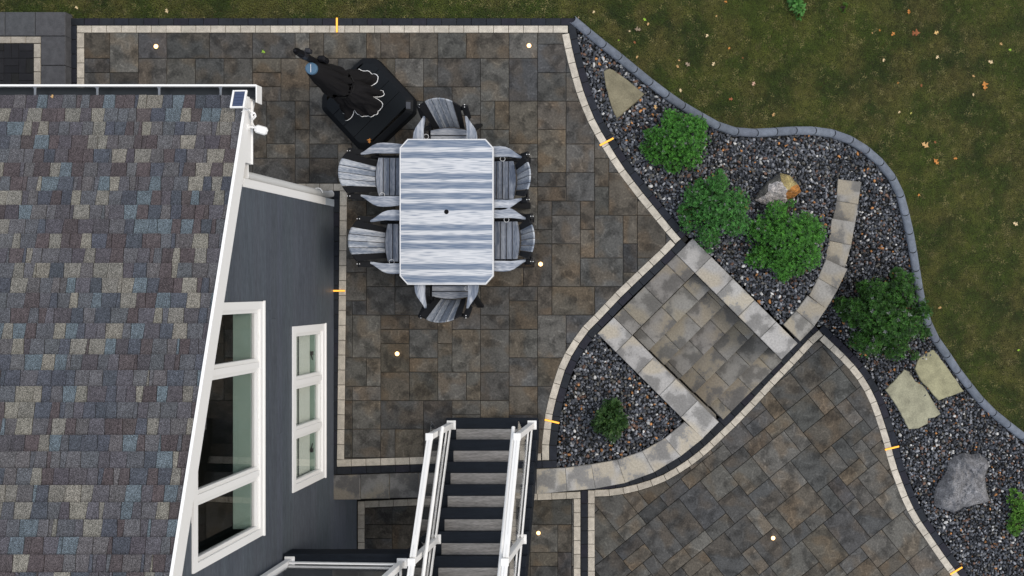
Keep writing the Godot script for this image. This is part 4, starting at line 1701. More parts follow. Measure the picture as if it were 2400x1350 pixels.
	s.bar(Vector3(-0.285, 0.74, -0.225), Vector3(0.285, 0.74, -0.225), 0.02, 0.07, 0.004, lean)
	part(o, "back_rail", s, mats.black_plastic, true)
	s = Shape.new()
	s.tint = Color(0.6, 0.6, 0.6)
	var ring := PackedVector3Array()
	for k in 13:
		var a := TAU * k / 12.0
		ring.append(Vector3(-0.255 + 0.032 * cos(a), 0.60, 0.115 + 0.032 * sin(a)))
	s.tube(ring, 0.004, 6, false)
	part(o, "cup_ring", s, mats.metal, true)
	return o

func build_chairs() -> void:
	var list := [[-4.268, -1.447, 90, 1.25, "fan-backed armchair with palest back boards, left of table nearest the umbrella base"],
		[-4.146, -0.589, 90, 0.9, "fan-backed armchair left of the table, nearest the house windows"],
		[-2.494, -1.402, -90, 0.85, "fan-backed armchair right of the table, the one nearer the lawn"],
		[-2.444, -0.62, -90, 0.85, "fan-backed armchair right of the table, beside a glowing ground light"],
		[-3.335, -2.055, 0, 0.72, "fan-backed armchair at the table end by the umbrella base"],
		[-3.317, 0.118, 180, 0.6, "fan-backed armchair at the table end facing the deck stairs"]]
	for e in list:
		var c := make_chair(e[3])
		c.name = numbered("dining_chair")
		add_child(c)
		c.position = Vector3(e[0], 0, e[1])
		c.rotation.y = deg_to_rad(e[2])
		tag(c, e[4], "chair", "chairs round the dining table")

func build_umbrella() -> void:
	var c := at(869.5, 248, 0.0)
	var o := thing("umbrella_base", c, "large black square weight base with clipped corners under the closed umbrella", "umbrella base")
	var ring := func(reach: float, cut: float, spin: float) -> PackedVector2Array:
		var r := PackedVector2Array()
		for k in 4:
			var a := k * PI / 2.0 + spin
			for side in [-1.0, 1.0]:
				for bend in 3:
					var f: float = side * (1.0 - 0.35 * (bend if side < 0 else 2 - bend))
					var away := reach - 0.022 * (1.0 - absf(f)) * 0.0 - (0.0 if absf(f) < 0.9 else 0.02)
					r.append(Vector2(cos(a), sin(a)) * away + Vector2(-sin(a), cos(a)) * cut * f)
		return r
	var spin := deg_to_rad(2.0)
	var rings := [[0.615, 0.115, 0.0], [0.615, 0.115, 0.10], [0.605, 0.112, 0.14], [0.535, 0.10, 0.185], [0.525, 0.098, 0.19]]
	var s := Shape.new()
	s.tint = Color(0.0085, 0.0095, 0.0115)
	var loops := []
	for r in rings:
		var poly: PackedVector2Array = ring.call(r[0], r[1], spin)
		var q := []
		for p in poly:
			q.append(Vector3(c.x + p.x, r[2], c.z + p.y))
		loops.append(q)
	for i in loops.size() - 1:
		var m: int = loops[i].size()
		for k in m:
			var l := (k + 1) % m
			s.quad(loops[i][l], loops[i][k], loops[i + 1][k], loops[i + 1][l])
	part(o, "shell", s, mats.black_plastic)
	# lid boards with seams
	var lid := PackedVector2Array()
	for p in ring.call(0.525, 0.098, spin):
		lid.append(Vector2(c.x, c.z) + p)
	var along := Vector2(1, -1).normalized().rotated(spin * 0.0)
	var across := Vector2(1, 1).normalized()
	for k in 4:
		var a := -0.4 + k * 0.2
		var mid := Vector2(c.x, c.z)
		var strip := PackedVector2Array([mid + across * (a + 0.002) + along * 0.8, mid + across * (a + 0.198) + along * 0.8, mid + across * (a + 0.198) - along * 0.8, mid + across * (a + 0.002) - along * 0.8])
		for piece in Geometry2D.intersect_polygons(lid, strip):
			s = Shape.new()
			s.tint = Color(0.010, 0.0118, 0.0145)
			s.prism(piece, 0.1925, 0.17, 0.003)
			part(o, "lid_panel", s, mats.black_plastic)
	s = Shape.new()
	s.tint = Color(0.06, 0.065, 0.08)
	var corner := Vector3(c.x + 0.545, 0, c.z + 0.02)
	s.quad(corner + Vector3(0.03, 0.163, 0.05), corner + Vector3(0.03, 0.163, -0.04), corner + Vector3(-0.02, 0.196, -0.04), corner + Vector3(-0.02, 0.196, 0.05))
	part(o, "corner_plate", s, mats.black_plastic)
	# closed umbrella
	var d0 := Vector3(-777.0 / 175.0, 0, -432.0 / 175.0)
	var m0 := Vector3(-780.0 / 175.0, 0, -451.0 / 175.0)
	var u := thing("patio_umbrella", Vector3(m0.x, 0.192, m0.z), "closed black cantilever umbrella with white piped hem on a black mast", "umbrella")
	s = Shape.new()
	s.tint = Color(0.010, 0.010, 0.012)
	s.tube(PackedVector3Array([m0 + Vector3(0, 0.193, 0), m0 + Vector3(0, 2.60, 0), m0 + Vector3(0, 2.64, 0), m0 + Vector3(0, 2.665, 0)]), [0.040, 0.040, 0.034, 0.014], 16)
	part(u, "mast", s, mats.black_plastic)
	s = Shape.new()
	s.tint = Color(0.02, 0.022, 0.025)
	s.tube(PackedVector3Array([m0 + Vector3(0, 2.40, 0), m0 + Vector3(0, 2.49, 0)]), 0.047, 16)
	s.block(m0 + Vector3(0.02, 2.38, -0.075), m0 + Vector3(0.085, 2.46, -0.02), 0.01)
	part(u, "collar", s, mats.metal)
	s = Shape.new()
	s.tint = Color(0.010, 0.010, 0.012)
	s.bar(m0 + Vector3(0.0, 2.2, 0.0), d0 + Vector3(0, 2.2, 0), 0.05, 0.04, 0.006)
	s.block(m0 + Vector3(0.03, 1.95, -0.07), m0 + Vector3(0.12, 2.12, 0.0), 0.02)
	part(u, "arm", s, mats.black_plastic)
	s = Shape.new()
	s.tint = Color(0.07, 0.13, 0.20)
	s.lathe(d0, [Vector2(0.0, 2.262), Vector2(0.055, 2.26), Vector2(0.066, 2.252), Vector2(0.068, 2.22), Vector2(0.05, 2.2)], 28)
	var disc := part(u, "top_disc", s, mats.plain)
	s = Shape.new()
	s.tint = Color(0.8, 0.75, 0.75)
	s.block(d0 + Vector3(-0.0025, 2.26, -0.046), d0 + Vector3(0.0025, 2.264, 0.046), 0.001)
	part(disc, "seam", s, mats.plain)
	# canopy: folds that open into lobes at the hem
	s = Shape.new()
	s.tint = Color(0.013, 0.0125, 0.013)
	var around := 120
	var rows := 34
	var grid := []
	var lobes := 6.0
	var hem := []
	var wav := FastNoiseLite.new()
	wav.seed = 4
	wav.frequency = 0.9
	for j in rows + 1:
		var f := float(j) / rows
		var line := []
		for k in around:
			var a := TAU * k / around
			# rounded folds with narrow valleys
			var wave := 2.0 * pow(absf(cos(a * lobes * 0.5 + 0.35 + 0.5 * sin(a * 2.0 + 0.6) + 0.35 * sin(a * 3.0))), 0.55) - 1.0
			var cloth := wav.get_noise_3d(cos(a) * 1.6, f * 2.2, sin(a) * 1.6)
			var body := 0.066 + 0.080 * sqrt(clampf(f * 1.5, 0, 1)) + 0.035 * sin(f * PI)
			# a strap gathers the cloth low down
			body -= 0.03 * exp(-pow((f - 0.60) / 0.09, 2.0))
			var flare := pow(clampf((f - 0.58) / 0.42, 0.0, 1.0), 1.15)
			var r := body * (1.0 + 0.12 * wave * (1.0 - flare) * clampf(f * 3.0, 0, 1) + 0.22 * cloth * clampf(f * 3.0, 0, 1)) + flare * (0.10 + 0.065 * wave + 0.10 * cloth)
			var low := 2.22 - 1.55 * f - 0.10 * flare * wave + 0.12 * flare * cloth
			line.append(d0 + Vector3(cos(a) * r, low, sin(a) * r))
		grid.append(line)
	var norm := []
	for j in rows + 1:
		var line := []
		for k in around:
			var du: Vector3 = grid[j][(k + 1) % around] - grid[j][(k + around - 1) % around]
			var dv: Vector3 = grid[mini(j + 1, rows)][k] - grid[maxi(j - 1, 0)][k]
			line.append(du.cross(dv).normalized() * -1.0)
		norm.append(line)
	for j in rows:
		for k in around:
			var l := (k + 1) % around
			var fl := 1.0
			if norm[j][k].dot(grid[j][k] - d0) < 0:
				fl = -1.0
			s.soft(grid[j + 1][k], grid[j][l], grid[j + 1][l], norm[j + 1][k] * fl, norm[j][l] * fl, norm[j + 1][l] * fl)
			s.soft(grid[j + 1][k], grid[j][k], grid[j][l], norm[j + 1][k] * fl, norm[j][k] * fl, norm[j][l] * fl)
	var canopy := part(u, "canopy", s, mats.black_fabric)
	s = Shape.new()
	s.tint = Color(0.8, 0.8, 0.8)
	var path := PackedVector3Array()
	for k in around + 1:
		path.append(grid[rows][k % around])
	s.tube(path, 0.0055, 6, false)
	part(canopy, "piping", s, mats.plain)
	s = Shape.new()
	s.tint = Color(0.02, 0.02, 0.02)
	var belt := PackedVector3Array()
	for k in 25:
		var a := TAU * k / 24.0
		belt.append(d0 + Vector3(cos(a) * 0.158, 2.22 - 1.55 * 0.60, sin(a) * 0.158))
	s.tube(belt, 0.008, 6, false)
	part(canopy, "strap", s, mats.black_fabric)

# ---------------------------------------------------------------- lamps

func build_lamps() -> void:
	var pucks := [[366, 109, 0, "round ground light glowing in the upper patio, nearest the roof gutter"], [1240, 107, 0, "round ground light glowing near the upper patio's top right corner"], [1267, 619, 0, "round ground light glowing right of the dining table"], [931, 829, 0, "round ground light glowing between the house wall and deck stairs"], [1262, 1249, LOW, "round ground light glowing right beside the deck stairs on the lower level"], [1812, 1261, LOW, "round ground light glowing in the middle of the lower patio"]]
	for e in pucks:
		var p := at(e[0], e[1], e[2])
		var o := thing("ground_light", p, e[3], "light", "round lights set in the paving")
		var s := Shape.new()
		s.tint = Color(0.35, 0.26, 0.15)
		s.lathe(Vector3.ZERO, [Vector2(0.0, -0.03), Vector2(0.034, -0.03), Vector2(0.034, 0.006), Vector2(0.0325, 0.008), Vector2(0.029, 0.008), Vector2(0.028, 0.004), Vector2(0.0, 0.004)], 20)
		part(o, "housing", s, mats.metal, true)
		s = Shape.new()
		s.lathe(Vector3.ZERO, [Vector2(0.0275, 0.005), Vector2(0.024, 0.011), Vector2(0.012, 0.014), Vector2(0.0, 0.0145)], 20)
		part(o, "lens", s, mats.lamp_lens, true)
		var l := OmniLight3D.new()
		l.name = "glow"
		l.light_color = Color(1.0, 0.80, 0.52)
		l.light_energy = 0.0012
		l.light_size = 0.024
		l.omni_range = 3.0
		l.omni_attenuation = 2.0
		l.shadow_enabled = true
		l.position = Vector3(0, 0.045, 0)
		o.add_child(l)
	var bars := [[790, 42, 790, 76, 0, "amber bar light across the brick border at the patio's top edge"], [1406, 341, 1438, 324, 0, "amber bar light across the curved border beside the upper shrub"], [777, 681.5, 809, 681.5, 0, "amber bar light across the border at the house wall"], [1277, 983.5, 1311, 991.5, 0, "amber bar light across the border by the small gravel bed"], [2074, 1054, 2107, 1046, LOW, "amber bar light across the lower patio border by the grey boulder"], [2227, 1346, 2255, 1329, LOW, "amber bar light across the lower patio border at the photo's bottom edge"]]
	for e in bars:
		var a := at(e[0], e[1], e[4])
		var b := at(e[2], e[3], e[4])
		var o := thing("bar_light", (a + b) / 2.0, e[5], "light", "bar lights set in the brick borders")
		var s := Shape.new()
		s.tint = Color(0.10, 0.06, 0.02)
		s.bar(a + Vector3(0, -0.01, 0), b + Vector3(0, -0.01, 0), 0.028, 0.03, 0.003)
		part(o, "housing", s, mats.metal)
		s = Shape.new()
		s.bar(a + Vector3(0, 0.009, 0), b + Vector3(0, 0.009, 0), 0.022, 0.01, 0.004)
		part(o, "lens", s, mats.amber_lens)
		var l := AreaLight3D.new()
		l.name = "glow"
		l.light_color = Color(1.0, 0.72, 0.30)
		l.light_energy = 0.003
		l.area_size = Vector2(a.distance_to(b), 0.02)
		l.shadow_enabled = true
		var d := (b - a).normalized()
		l.transform = Transform3D(Basis(d, Vector3.UP.cross(d), Vector3.UP), Vector3(0, 0.018, 0)).rotated_local(Vector3.RIGHT, PI)
		o.add_child(l)

# ---------------------------------------------------------------- gravel, grass, rocks, plants, leaves

func pebble(rep: int) -> ArrayMesh:
	var r := RandomNumberGenerator.new()
	r.seed = rep
	var t := (1.0 + sqrt(5.0)) / 2.0
	var p := []
	for q in [[-1, t, 0], [1, t, 0], [-1, -t, 0], [1, -t, 0], [0, -1, t], [0, 1, t], [0, -1, -t], [0, 1, -t], [t, 0, -1], [t, 0, 1], [-t, 0, -1], [-t, 0, 1]]:
		p.append(Vector3(q[0], q[1], q[2]).normalized() * r.randf_range(0.72, 1.12))
	var s := Shape.new()
	for f in [[0, 11, 5], [0, 5, 1], [0, 1, 7], [0, 7, 10], [0, 10, 11], [1, 5, 9], [5, 11, 4], [11, 10, 2], [10, 7, 6], [7, 1, 8], [3, 9, 4], [3, 4, 2], [3, 2, 6], [3, 6, 8], [3, 8, 9], [4, 9, 5], [2, 4, 11], [6, 2, 10], [8, 6, 7], [9, 8, 1]]:
		s.tri(p[f[0]], p[f[1]], p[f[2]])
	return s.mesh()

func spread_gravel(called: String, area: PackedVector2Array, points: PackedVector3Array, rep: int, holes: Array, label: String) -> void:
	var lo := area[0]
	var hi := area[0]
	for p in area:
		lo = lo.min(p)
		hi = hi.max(p)
	hi = hi.min(Vector2(5.2, 4.3))
	var places := []
	var tints := []
	var step := 0.034
	for layer in 2:
		var z := lo.y
		while z < hi.y:
			var x := lo.x
			while x < hi.x:
				var q := Vector2(x + rng.randf_range(-0.5, 0.5) * step, z + rng.randf_range(-0.5, 0.5) * step)
				x += step * (1.0 if layer == 0 else 1.5)
				if not Geometry2D.is_point_in_polygon(q, area):
					continue
				var out := false
				for h in holes:
					if Geometry2D.is_point_in_polygon(q, h):
						out = true
				if out:
					continue
				var g := by_distance(points, q.x, q.y)
				var size := rng.randf_range(0.015, 0.026) if rng.randf() < 0.92 else rng.randf_range(0.026, 0.032)
				var b := Basis.from_euler(Vector3(rng.randf_range(-0.5, 0.5), rng.randf() * TAU, rng.randf_range(-0.5, 0.5)))
				b = b * Basis.from_scale(Vector3(size * rng.randf_range(0.9, 1.5), size * rng.randf_range(0.6, 0.9), size * rng.randf_range(0.7, 1.0)))
				places.append(Transform3D(b, Vector3(q.x, g - 0.014 + 0.020 * layer + rng.randf_range(0, 0.008), q.y)))
				var k := rng.randf()
				var c := Color(0.042, 0.045, 0.052) * rng.randf_range(0.35, 2.2)
				if k < 0.20:
					c = Color(0.17, 0.175, 0.19) * rng.randf_range(0.6, 1.4)
				elif k < 0.235:
					c = Color(0.50, 0.49, 0.47) * rng.randf_range(0.6, 1.2)
				elif k < 0.29:
					c = Color(0.13, 0.08, 0.06) * rng.randf_range(0.7, 1.4)
				elif k < 0.303:
					c = Color(0.36, 0.17, 0.065) * rng.randf_range(0.6, 1.4)
				elif k < 0.38:
					c = Color(0.10, 0.095, 0.085) * rng.randf_range(0.7, 1.3)
				c.a = 1.0
				tints.append(c)
			z += step * (1.0 if layer == 0 else 1.5)
	var m := MultiMesh.new()
	m.transform_format = MultiMesh.TRANSFORM_3D
	m.use_colors = true
	m.mesh = pebble(rep)
	m.instance_count = places.size()
	for i in places.size():
		m.set_instance_transform(i, places[i])
		m.set_instance_color(i, tints[i])
	var o := MultiMeshInstance3D.new()
	o.name = numbered(called)
	o.multimesh = m
	o.material_override = mats.stone
	add_child(o)
	o.set_meta("kind", "stuff")
	tag(o, label, "gravel")

func spread_grass() -> void:
	var s := Shape.new()
	var r := RandomNumberGenerator.new()
	r.seed = 12
	for k in 13:
		var a := r.randf() * TAU
		var root := Vector3(r.randf_range(-0.026, 0.026), 0, r.randf_range(-0.026, 0.026))
		var d := Vector3(cos(a), 0, sin(a))
		var w := d.cross(Vector3.UP) * 0.0024
		var len := r.randf_range(0.018, 0.042)
		var mid := root + d * len * 0.45 + Vector3(0, len * 0.55, 0)
		var tip := root + d * len * 1.15 + Vector3(0, len * 0.6, 0)
		s.tint = Color(1, 1, 1) * r.randf_range(0.45, 1.0)
		s.quad(root - w, root + w, mid + w * 0.9, mid - w * 0.9)
		s.tri(mid - w * 0.9, mid + w * 0.9, tip)
	var patch := FastNoiseLite.new()
	patch.seed = 7
	patch.frequency = 0.55
	patch.fractal_octaves = 4
	var dry := FastNoiseLite.new()
	dry.seed = 17
	dry.frequency = 1.7
	dry.fractal_octaves = 3
	var places := []
	var tints := []
	var step := 0.027
	var z := -4.3
	while z < 2.9:
		var x := -9.9
		while x < 5.3:
			var q := Vector2(x + rng.randf_range(-0.5, 0.5) * step, z + rng.randf_range(-0.5, 0.5) * step)
			x += step
			if q.x < -1.9 and q.y > -3.5 or not Geometry2D.is_point_in_polygon(q, lawn_area):
				continue
			var size := rng.randf_range(0.75, 1.25)
			var y := by_distance(low_points, q.x, q.y)
			places.append(Transform3D(Basis(Vector3.UP, rng.randf() * TAU).scaled(Vector3(size, size * rng.randf_range(0.7, 1.2), size)), Vector3(q.x, y - 0.004, q.y)))
			var f := clampf(0.5 + 1.3 * patch.get_noise_2d(q.x, q.y), 0.0, 1.0)
			var g := clampf(0.42 + 1.6 * dry.get_noise_2d(q.x, q.y), 0.0, 1.0)
			var c := Color(0.028, 0.043, 0.005).lerp(Color(0.092, 0.083, 0.020), g).lerp(Color(0.070, 0.098, 0.008), f * 0.5)
			if rng.randf() < 0.07:
				c = Color(0.17, 0.15, 0.055)
			c = c * rng.randf_range(0.6, 1.8)
			c.a = 1.0
			tints.append(c)
		z += step
	var m := MultiMesh.new()
	m.transform_format = MultiMesh.TRANSFORM_3D
	m.use_colors = true
	m.mesh = s.mesh()
	m.instance_count = places.size()
	for i in places.size():
		m.set_instance_transform(i, places[i])
		m.set_instance_color(i, tints[i])
	var o := MultiMeshInstance3D.new()
	o.name = "grass"
	o.multimesh = m
	o.material_override = mats.plant
	add_child(o)
	o.set_meta("kind", "stuff")
	tag(o, "short olive green lawn grass with dry straw patches", "grass")

# a broad low boulder over an outline: a broken upper face, steep at the rim
func build_boulder(poly: PackedVector2Array, base: float, high: float) -> void:
	var c := Vector2.ZERO
	for p in poly:
		c += p / poly.size()
	var o := thing("boulder", Vector3(c.x, base, c.y), "broad grey boulder in the gravel right of the lower patio", "rock")
	var n := FastNoiseLite.new()
	n.seed = 9
	n.frequency = 2.2
	n.fractal_octaves = 5
	var r := RandomNumberGenerator.new()
	r.seed = 31
	var pts := PackedVector2Array()
	var rim := PackedVector2Array()
	for i in poly.size():
		var a := poly[i]
		var b := poly[(i + 1) % poly.size()]
		var cuts := maxi(1, int(a.distance_to(b) / 0.03))
		for k in cuts:
			rim.append(a.lerp(b, float(k) / cuts) + Vector2(r.randf_range(-1, 1), r.randf_range(-1, 1)) * 0.006)
	pts.append_array(rim)
	while pts.size() < rim.size() + 650:
		var p := c + Vector2(r.randf_range(-0.6, 0.6), r.randf_range(-0.6, 0.6))
		if Geometry2D.is_point_in_polygon(p, rim):
			pts.append(p)
	var up := []
	for p in pts:
		var near := 9.0
		for i in rim.size():
			near = minf(near, p.distance_to(Geometry2D.get_closest_point_to_segment(p, rim[i], rim[(i + 1) % rim.size()])))
		var v := n.get_noise_2d(p.x, p.y)
		v = lerpf(v, roundf(v * 5.0) / 5.0, 0.55)
		up.append(Vector3(p.x, base + 0.05 + (high - 0.05) * (1.0 - exp(-near / 0.035)) * (1.0 + 0.05 * (p.x - c.x)) + 0.15 * v * (1.0 - exp(-near / 0.06)), p.y))
	var s := Shape.new()
	s.shift = Vector2(3.3, 1.7)
	var order := Geometry2D.triangulate_delaunay(pts)
	for i in range(0, order.size(), 3):
		var a: Vector3 = up[order[i]]
		var b: Vector3 = up[order[i + 1]]
		var d: Vector3 = up[order[i + 2]]
		var mid := (a + b + d) / 3.0
		if not Geometry2D.is_point_in_polygon(Vector2(mid.x, mid.z), rim):
			continue
		s.tint = Color(0.33, 0.325, 0.335) * (1.0 + 0.35 * n.get_noise_2d(mid.x * 3.0 + 9.0, mid.z * 3.0))
		if (b - a).cross(d - a).y > 0:
			s.tri(a, b, d)
		else:
			s.tri(a, d, b)
	s.tint = Color(0.28, 0.275, 0.28)
	for i in rim.size():
		var a: Vector3 = up[i]
		var b: Vector3 = up[(i + 1) % rim.size()]
		var dn := Vector3(0, -0.1, 0)
		s.quad(a + dn, b + dn, b, a)
	part(o, "stone_body", s, mats.rock)

# a triangle of rock split three times, roughened by the noise
func facet(s: Shape, a: Vector3, b: Vector3, c: Vector3, tone: Color, n: FastNoiseLite, depth := 3) -> void:
	if depth > 0:
		var ab := (a + b) / 2.0
		var bc := (b + c) / 2.0
		var ca := (c + a) / 2.0
		facet(s, a, ab, ca, tone, n, depth - 1)
		facet(s, ab, b, bc, tone, n, depth - 1)
		facet(s, ca, bc, c, tone, n, depth - 1)
		facet(s, ab, bc, ca, tone, n, depth - 1)
		return
	var v := n.get_noise_3dv((a + b + c) * 1.3)
	s.tint = tone.lerp(Color(0.17, 0.16, 0.15), clampf(v * 2.4 - 0.45, 0.0, 0.75))
	var q := []
	for p in [a, b, c]:
		q.append(p + Vector3(n.get_noise_3dv(p * 2.0), n.get_noise_3dv(p * 2.0 + Vector3(9, 0, 0)), n.get_noise_3dv(p * 2.0 + Vector3(0, 9, 0))) * 0.022)
	s.tri(q[0], q[1], q[2])

func build_rocks() -> void:
	var n := FastNoiseLite.new()
	n.seed = 77
	n.frequency = 5.0
	n.fractal_octaves = 3
	var g := on_ground(1818, 445)
	var b0 := g.y - 0.04
	var rim := []
	for p in [[1763, 474], [1778, 448], [1798, 424], [1828, 405], [1850, 412], [1870, 434], [1877, 447], [1866, 460], [1846, 468], [1826, 488], [1795, 485]]:
		rim.append(at(p[0], p[1], b0))
	var crown := [at(1768, 470, g.y + 0.14), at(1783, 452, g.y + 0.20), at(1803, 430, g.y + 0.27), at(1830, 409, g.y + 0.33), at(1848, 413, g.y + 0.28), at(1866, 434, g.y + 0.21), at(1873, 446, g.y + 0.15), at(1862, 457, g.y + 0.14), at(1843, 464, g.y + 0.20), at(1824, 482, g.y + 0.10), at(1797, 480, g.y + 0.10)]
	var ridge := [at(1800, 452, g.y + 0.30), at(1831, 424, g.y + 0.38), at(1846, 446, g.y + 0.33)]
	var stone := thing("boulder", g, "angular boulder with white, yellow and rusty faces behind the shrubs", "rock")
	var shape := Shape.new()
	var chalk := Color(0.80, 0.73, 0.69)
	var drab := Color(0.20, 0.19, 0.165)
	var ochre := Color(0.50, 0.40, 0.18)
	var rust := Color(0.62, 0.27, 0.07)
	for k in rim.size():
		var l := (k + 1) % rim.size()
		var tone: Color = [drab, drab, drab, ochre, ochre, rust, rust, rust, chalk, chalk, drab][k]
		facet(shape, rim[l], rim[k], crown[k], tone, n)
		facet(shape, rim[l], crown[k], crown[l], tone, n)
	for t in [[0, 1, -1, drab], [1, 2, -1, drab], [2, 3, -2, drab], [3, 4, -2, ochre], [4, 5, -2, ochre], [5, -3, -2, ochre], [5, 6, -3, rust], [6, 7, -3, rust], [7, 8, -3, rust], [8, 9, -3, chalk], [9, 10, -1, chalk], [9, -1, -3, chalk], [-1, -2, -3, chalk], [2, -2, -1, chalk], [10, 0, -1, chalk]]:
		var q := []
		for w in 3:
			q.append(crown[t[w]] if t[w] >= 0 else ridge[-t[w] - 1])
		facet(shape, q[1], q[0], q[2], t[3], n)
	part(stone, "stone_body", shape, mats.rock)
	g = on_ground(2260, 1135)
	var second := outline([[850, 672], [895, 680], [940, 672], [1003, 728], [985, 770], [975, 815], [985, 880], [1003, 940], [930, 960], [860, 975], [800, 1003], [740, 985], [695, 965], [692, 910], [700, 870], [735, 815], [765, 770], [770, 720], [805, 690]], g.y + 0.1, Vector2(1900, 780), 2.368)
	build_boulder(second, g.y - 0.03, 0.21)
	var slabs := [[[[385, 565], [430, 540], [465, 555], [580, 635], [708, 745], [665, 785], [610, 835], [545, 890], [490, 935], [455, 860], [430, 790], [410, 700], [395, 620]], Vector2(1300, 0), 3.376, Color(0.33, 0.29, 0.19), "tan flagstone lying in the gravel near the upper shrub"],
		[[[578, 200], [600, 140], [640, 112], [680, 92], [760, 195], [805, 260], [850, 325], [780, 350], [710, 375], [680, 340], [650, 305], [610, 265]], Vector2(1900, 780), 2.368, Color(0.50, 0.47, 0.29), "pale flagstone of the close pair, the one touching the lawn side"],
		[[[415, 318], [455, 275], [520, 205], [548, 215], [580, 270], [625, 290], [660, 350], [720, 450], [690, 470], [652, 475], [648, 505], [600, 530], [545, 535], [480, 410], [445, 360]], Vector2(1900, 780), 2.368, Color(0.49, 0.47, 0.33), "pale flagstone of the close pair, the one nearer the patio"]]
	for e in slabs:
		var mid := Vector2.ZERO
		for p in e[0]:
			mid += Vector2(p[0], p[1]) / e[0].size()
		var spot := on_ground(e[1].x + mid.x / e[2], e[1].y + mid.y / e[2])
		var top := spot.y + 0.045
		var o := thing("flagstone", Vector3(spot.x, spot.y, spot.z), e[4], "flagstone", "flagstones in the gravel")
		# a split edge: the outline is broken into short uneven runs
		var rough := PackedVector2Array()
		var src := outline(e[0], top, e[1], e[2])
		for i in src.size():
			var a := src[i]
			var b := src[(i + 1) % src.size()]
			var cuts := maxi(1, int(a.distance_to(b) / 0.05))
			for k in cuts:
				rough.append(a.lerp(b, float(k) / cuts) + Vector2(rng.randf_range(-1, 1), rng.randf_range(-1, 1)) * 0.004)
		var s := Shape.new()
		s.tint = e[3] * 0.9
		s.shift = rnd_shift()
		s.prism(rough, top, spot.y - 0.05, 0.008)
		part(o, "slab", s, mats.flagstone)

# a leafy shrub: branching stems and a crown of small leaf tufts
func build_shrub(called: String, px: float, py: float, spans: Array, high: float, leaves: int, size: float, low_tint: Color, high_tint: Color, rep: int, label: String, category := "shrub", spread := 1.0) -> void:
	var r := RandomNumberGenerator.new()
	r.seed = rep
	var c := on_ground(px, py)
	var lift := high * 0.5
	var k := (EYE - c.y - lift) / (EYE - c.y)
	# the crown's middle shows at the given point, its foot stands below it
	var foot := Vector3(c.x * k, ground_at(c.x * k, c.z * k) - 0.02, c.z * k)
	var o := thing(called, foot, label, category)
	var wood := Shape.new()
	wood.tint = Color(0.06, 0.045, 0.03)
	var n := FastNoiseLite.new()
	n.seed = rep
	n.frequency = 3.4
	n.fractal_octaves = 3
	var gaps := FastNoiseLite.new()
	gaps.seed = rep + 500
	gaps.frequency = 8.0
	gaps.fractal_octaves = 2
	# lumps of the crown: offset in photo pixels, radius in pixels, share of the height
	var lumps := []
	for e in spans:
		var rad: float = e[2] / 175.0
		lumps.append([foot + Vector3(e[0] / 175.0, high * e[3] * 0.5, e[1] / 175.0), rad, high * e[3] * 0.5])
	for e in lumps:
		for j in 5:
			var tip: Vector3 = e[0] + Vector3(r.randf_range(-0.6, 0.6) * e[1], r.randf_range(0.0, 0.7) * e[2], r.randf_range(-0.6, 0.6) * e[1])
			var mid := foot.lerp(tip, 0.5) + Vector3(r.randf_range(-0.03, 0.03), 0.05, r.randf_range(-0.03, 0.03))
			wood.tube(PackedVector3Array([foot + Vector3(r.randf_range(-0.03, 0.03), 0, r.randf_range(-0.03, 0.03)), mid, tip]), [0.011, 0.008, 0.003], 5)
	part(o, "trunk", wood, mats.plain)
	var s := Shape.new()
	var total := 0.0
	for e in lumps:
		total += e[1] * e[1]
	for e in lumps:
		var count := int(leaves * e[1] * e[1] / total)
		for i in count:
			var u := r.randf()
			var a := r.randf() * TAU
			var up := r.randf_range(-0.35, 1.0)
			var d := Vector3(cos(a) * sqrt(maxf(0.0, 1.0 - up * up)), up, sin(a) * sqrt(maxf(0.0, 1.0 - up * up)))
			var bump := n.get_noise_3d(d.x * 1.5 + e[0].x, d.y * 1.5, d.z * 1.5 + e[0].z)
			var reach := (0.55 + 0.45 * u) * (1.0 + 0.5 * bump)
			if r.randf() < 0.06:
				reach *= r.randf_range(1.08, 1.25)
			var p: Vector3 = e[0] + Vector3(d.x * e[1], d.y * e[2], d.z * e[1]) * reach
			# shoots stand in clumps with gaps between them
			if u > 0.35 and gaps.get_noise_3dv(p) < 0.02:
				continue
			if p.y < foot.y + 0.03:
				p.y = foot.y + r.randf_range(0.03, 0.08)
			var mixv := clampf(0.5 + 0.55 * n.get_noise_3d(p.x * 3.0, p.y * 3.0, p.z * 3.0) + r.randf_range(-0.35, 0.35), 0.0, 1.0)
			var tone := low_tint.lerp(high_tint, mixv)
			if r.randf() < 0.02:
				tone = Color(0.13, 0.14, 0.13)
			# a tuft of leaves round a shoot that points outwards and up
			var axis := (d + Vector3(0, 0.8, 0) + Vector3(r.randf_range(-0.5, 0.5), 0, r.randf_range(-0.5, 0.5))).normalized()
			var side := axis.cross(Vector3(r.randf() - 0.5, r.randf() - 0.5, r.randf() - 0.5)).normalized()
			var other := axis.cross(side)
			for q in 5:
				var b := TAU * q / 5.0 + r.randf() * 0.8
				var out := (side * cos(b) + other * sin(b)) * spread + axis * r.randf_range(0.25, 0.9)
				out = out.normalized()
				var w := out.cross(axis).normalized()
				var len := size * r.randf_range(0.7, 1.3)
				var root := p + axis * r.randf_range(0.0, 0.4) * size
				s.tint = tone * r.randf_range(0.75, 1.3)
				var m := root + out * len * 0.5
				s.quad(root, m - w * len * 0.22, root + out * len, m + w * len * 0.22)
	part(o, "crown", s, mats.plant)

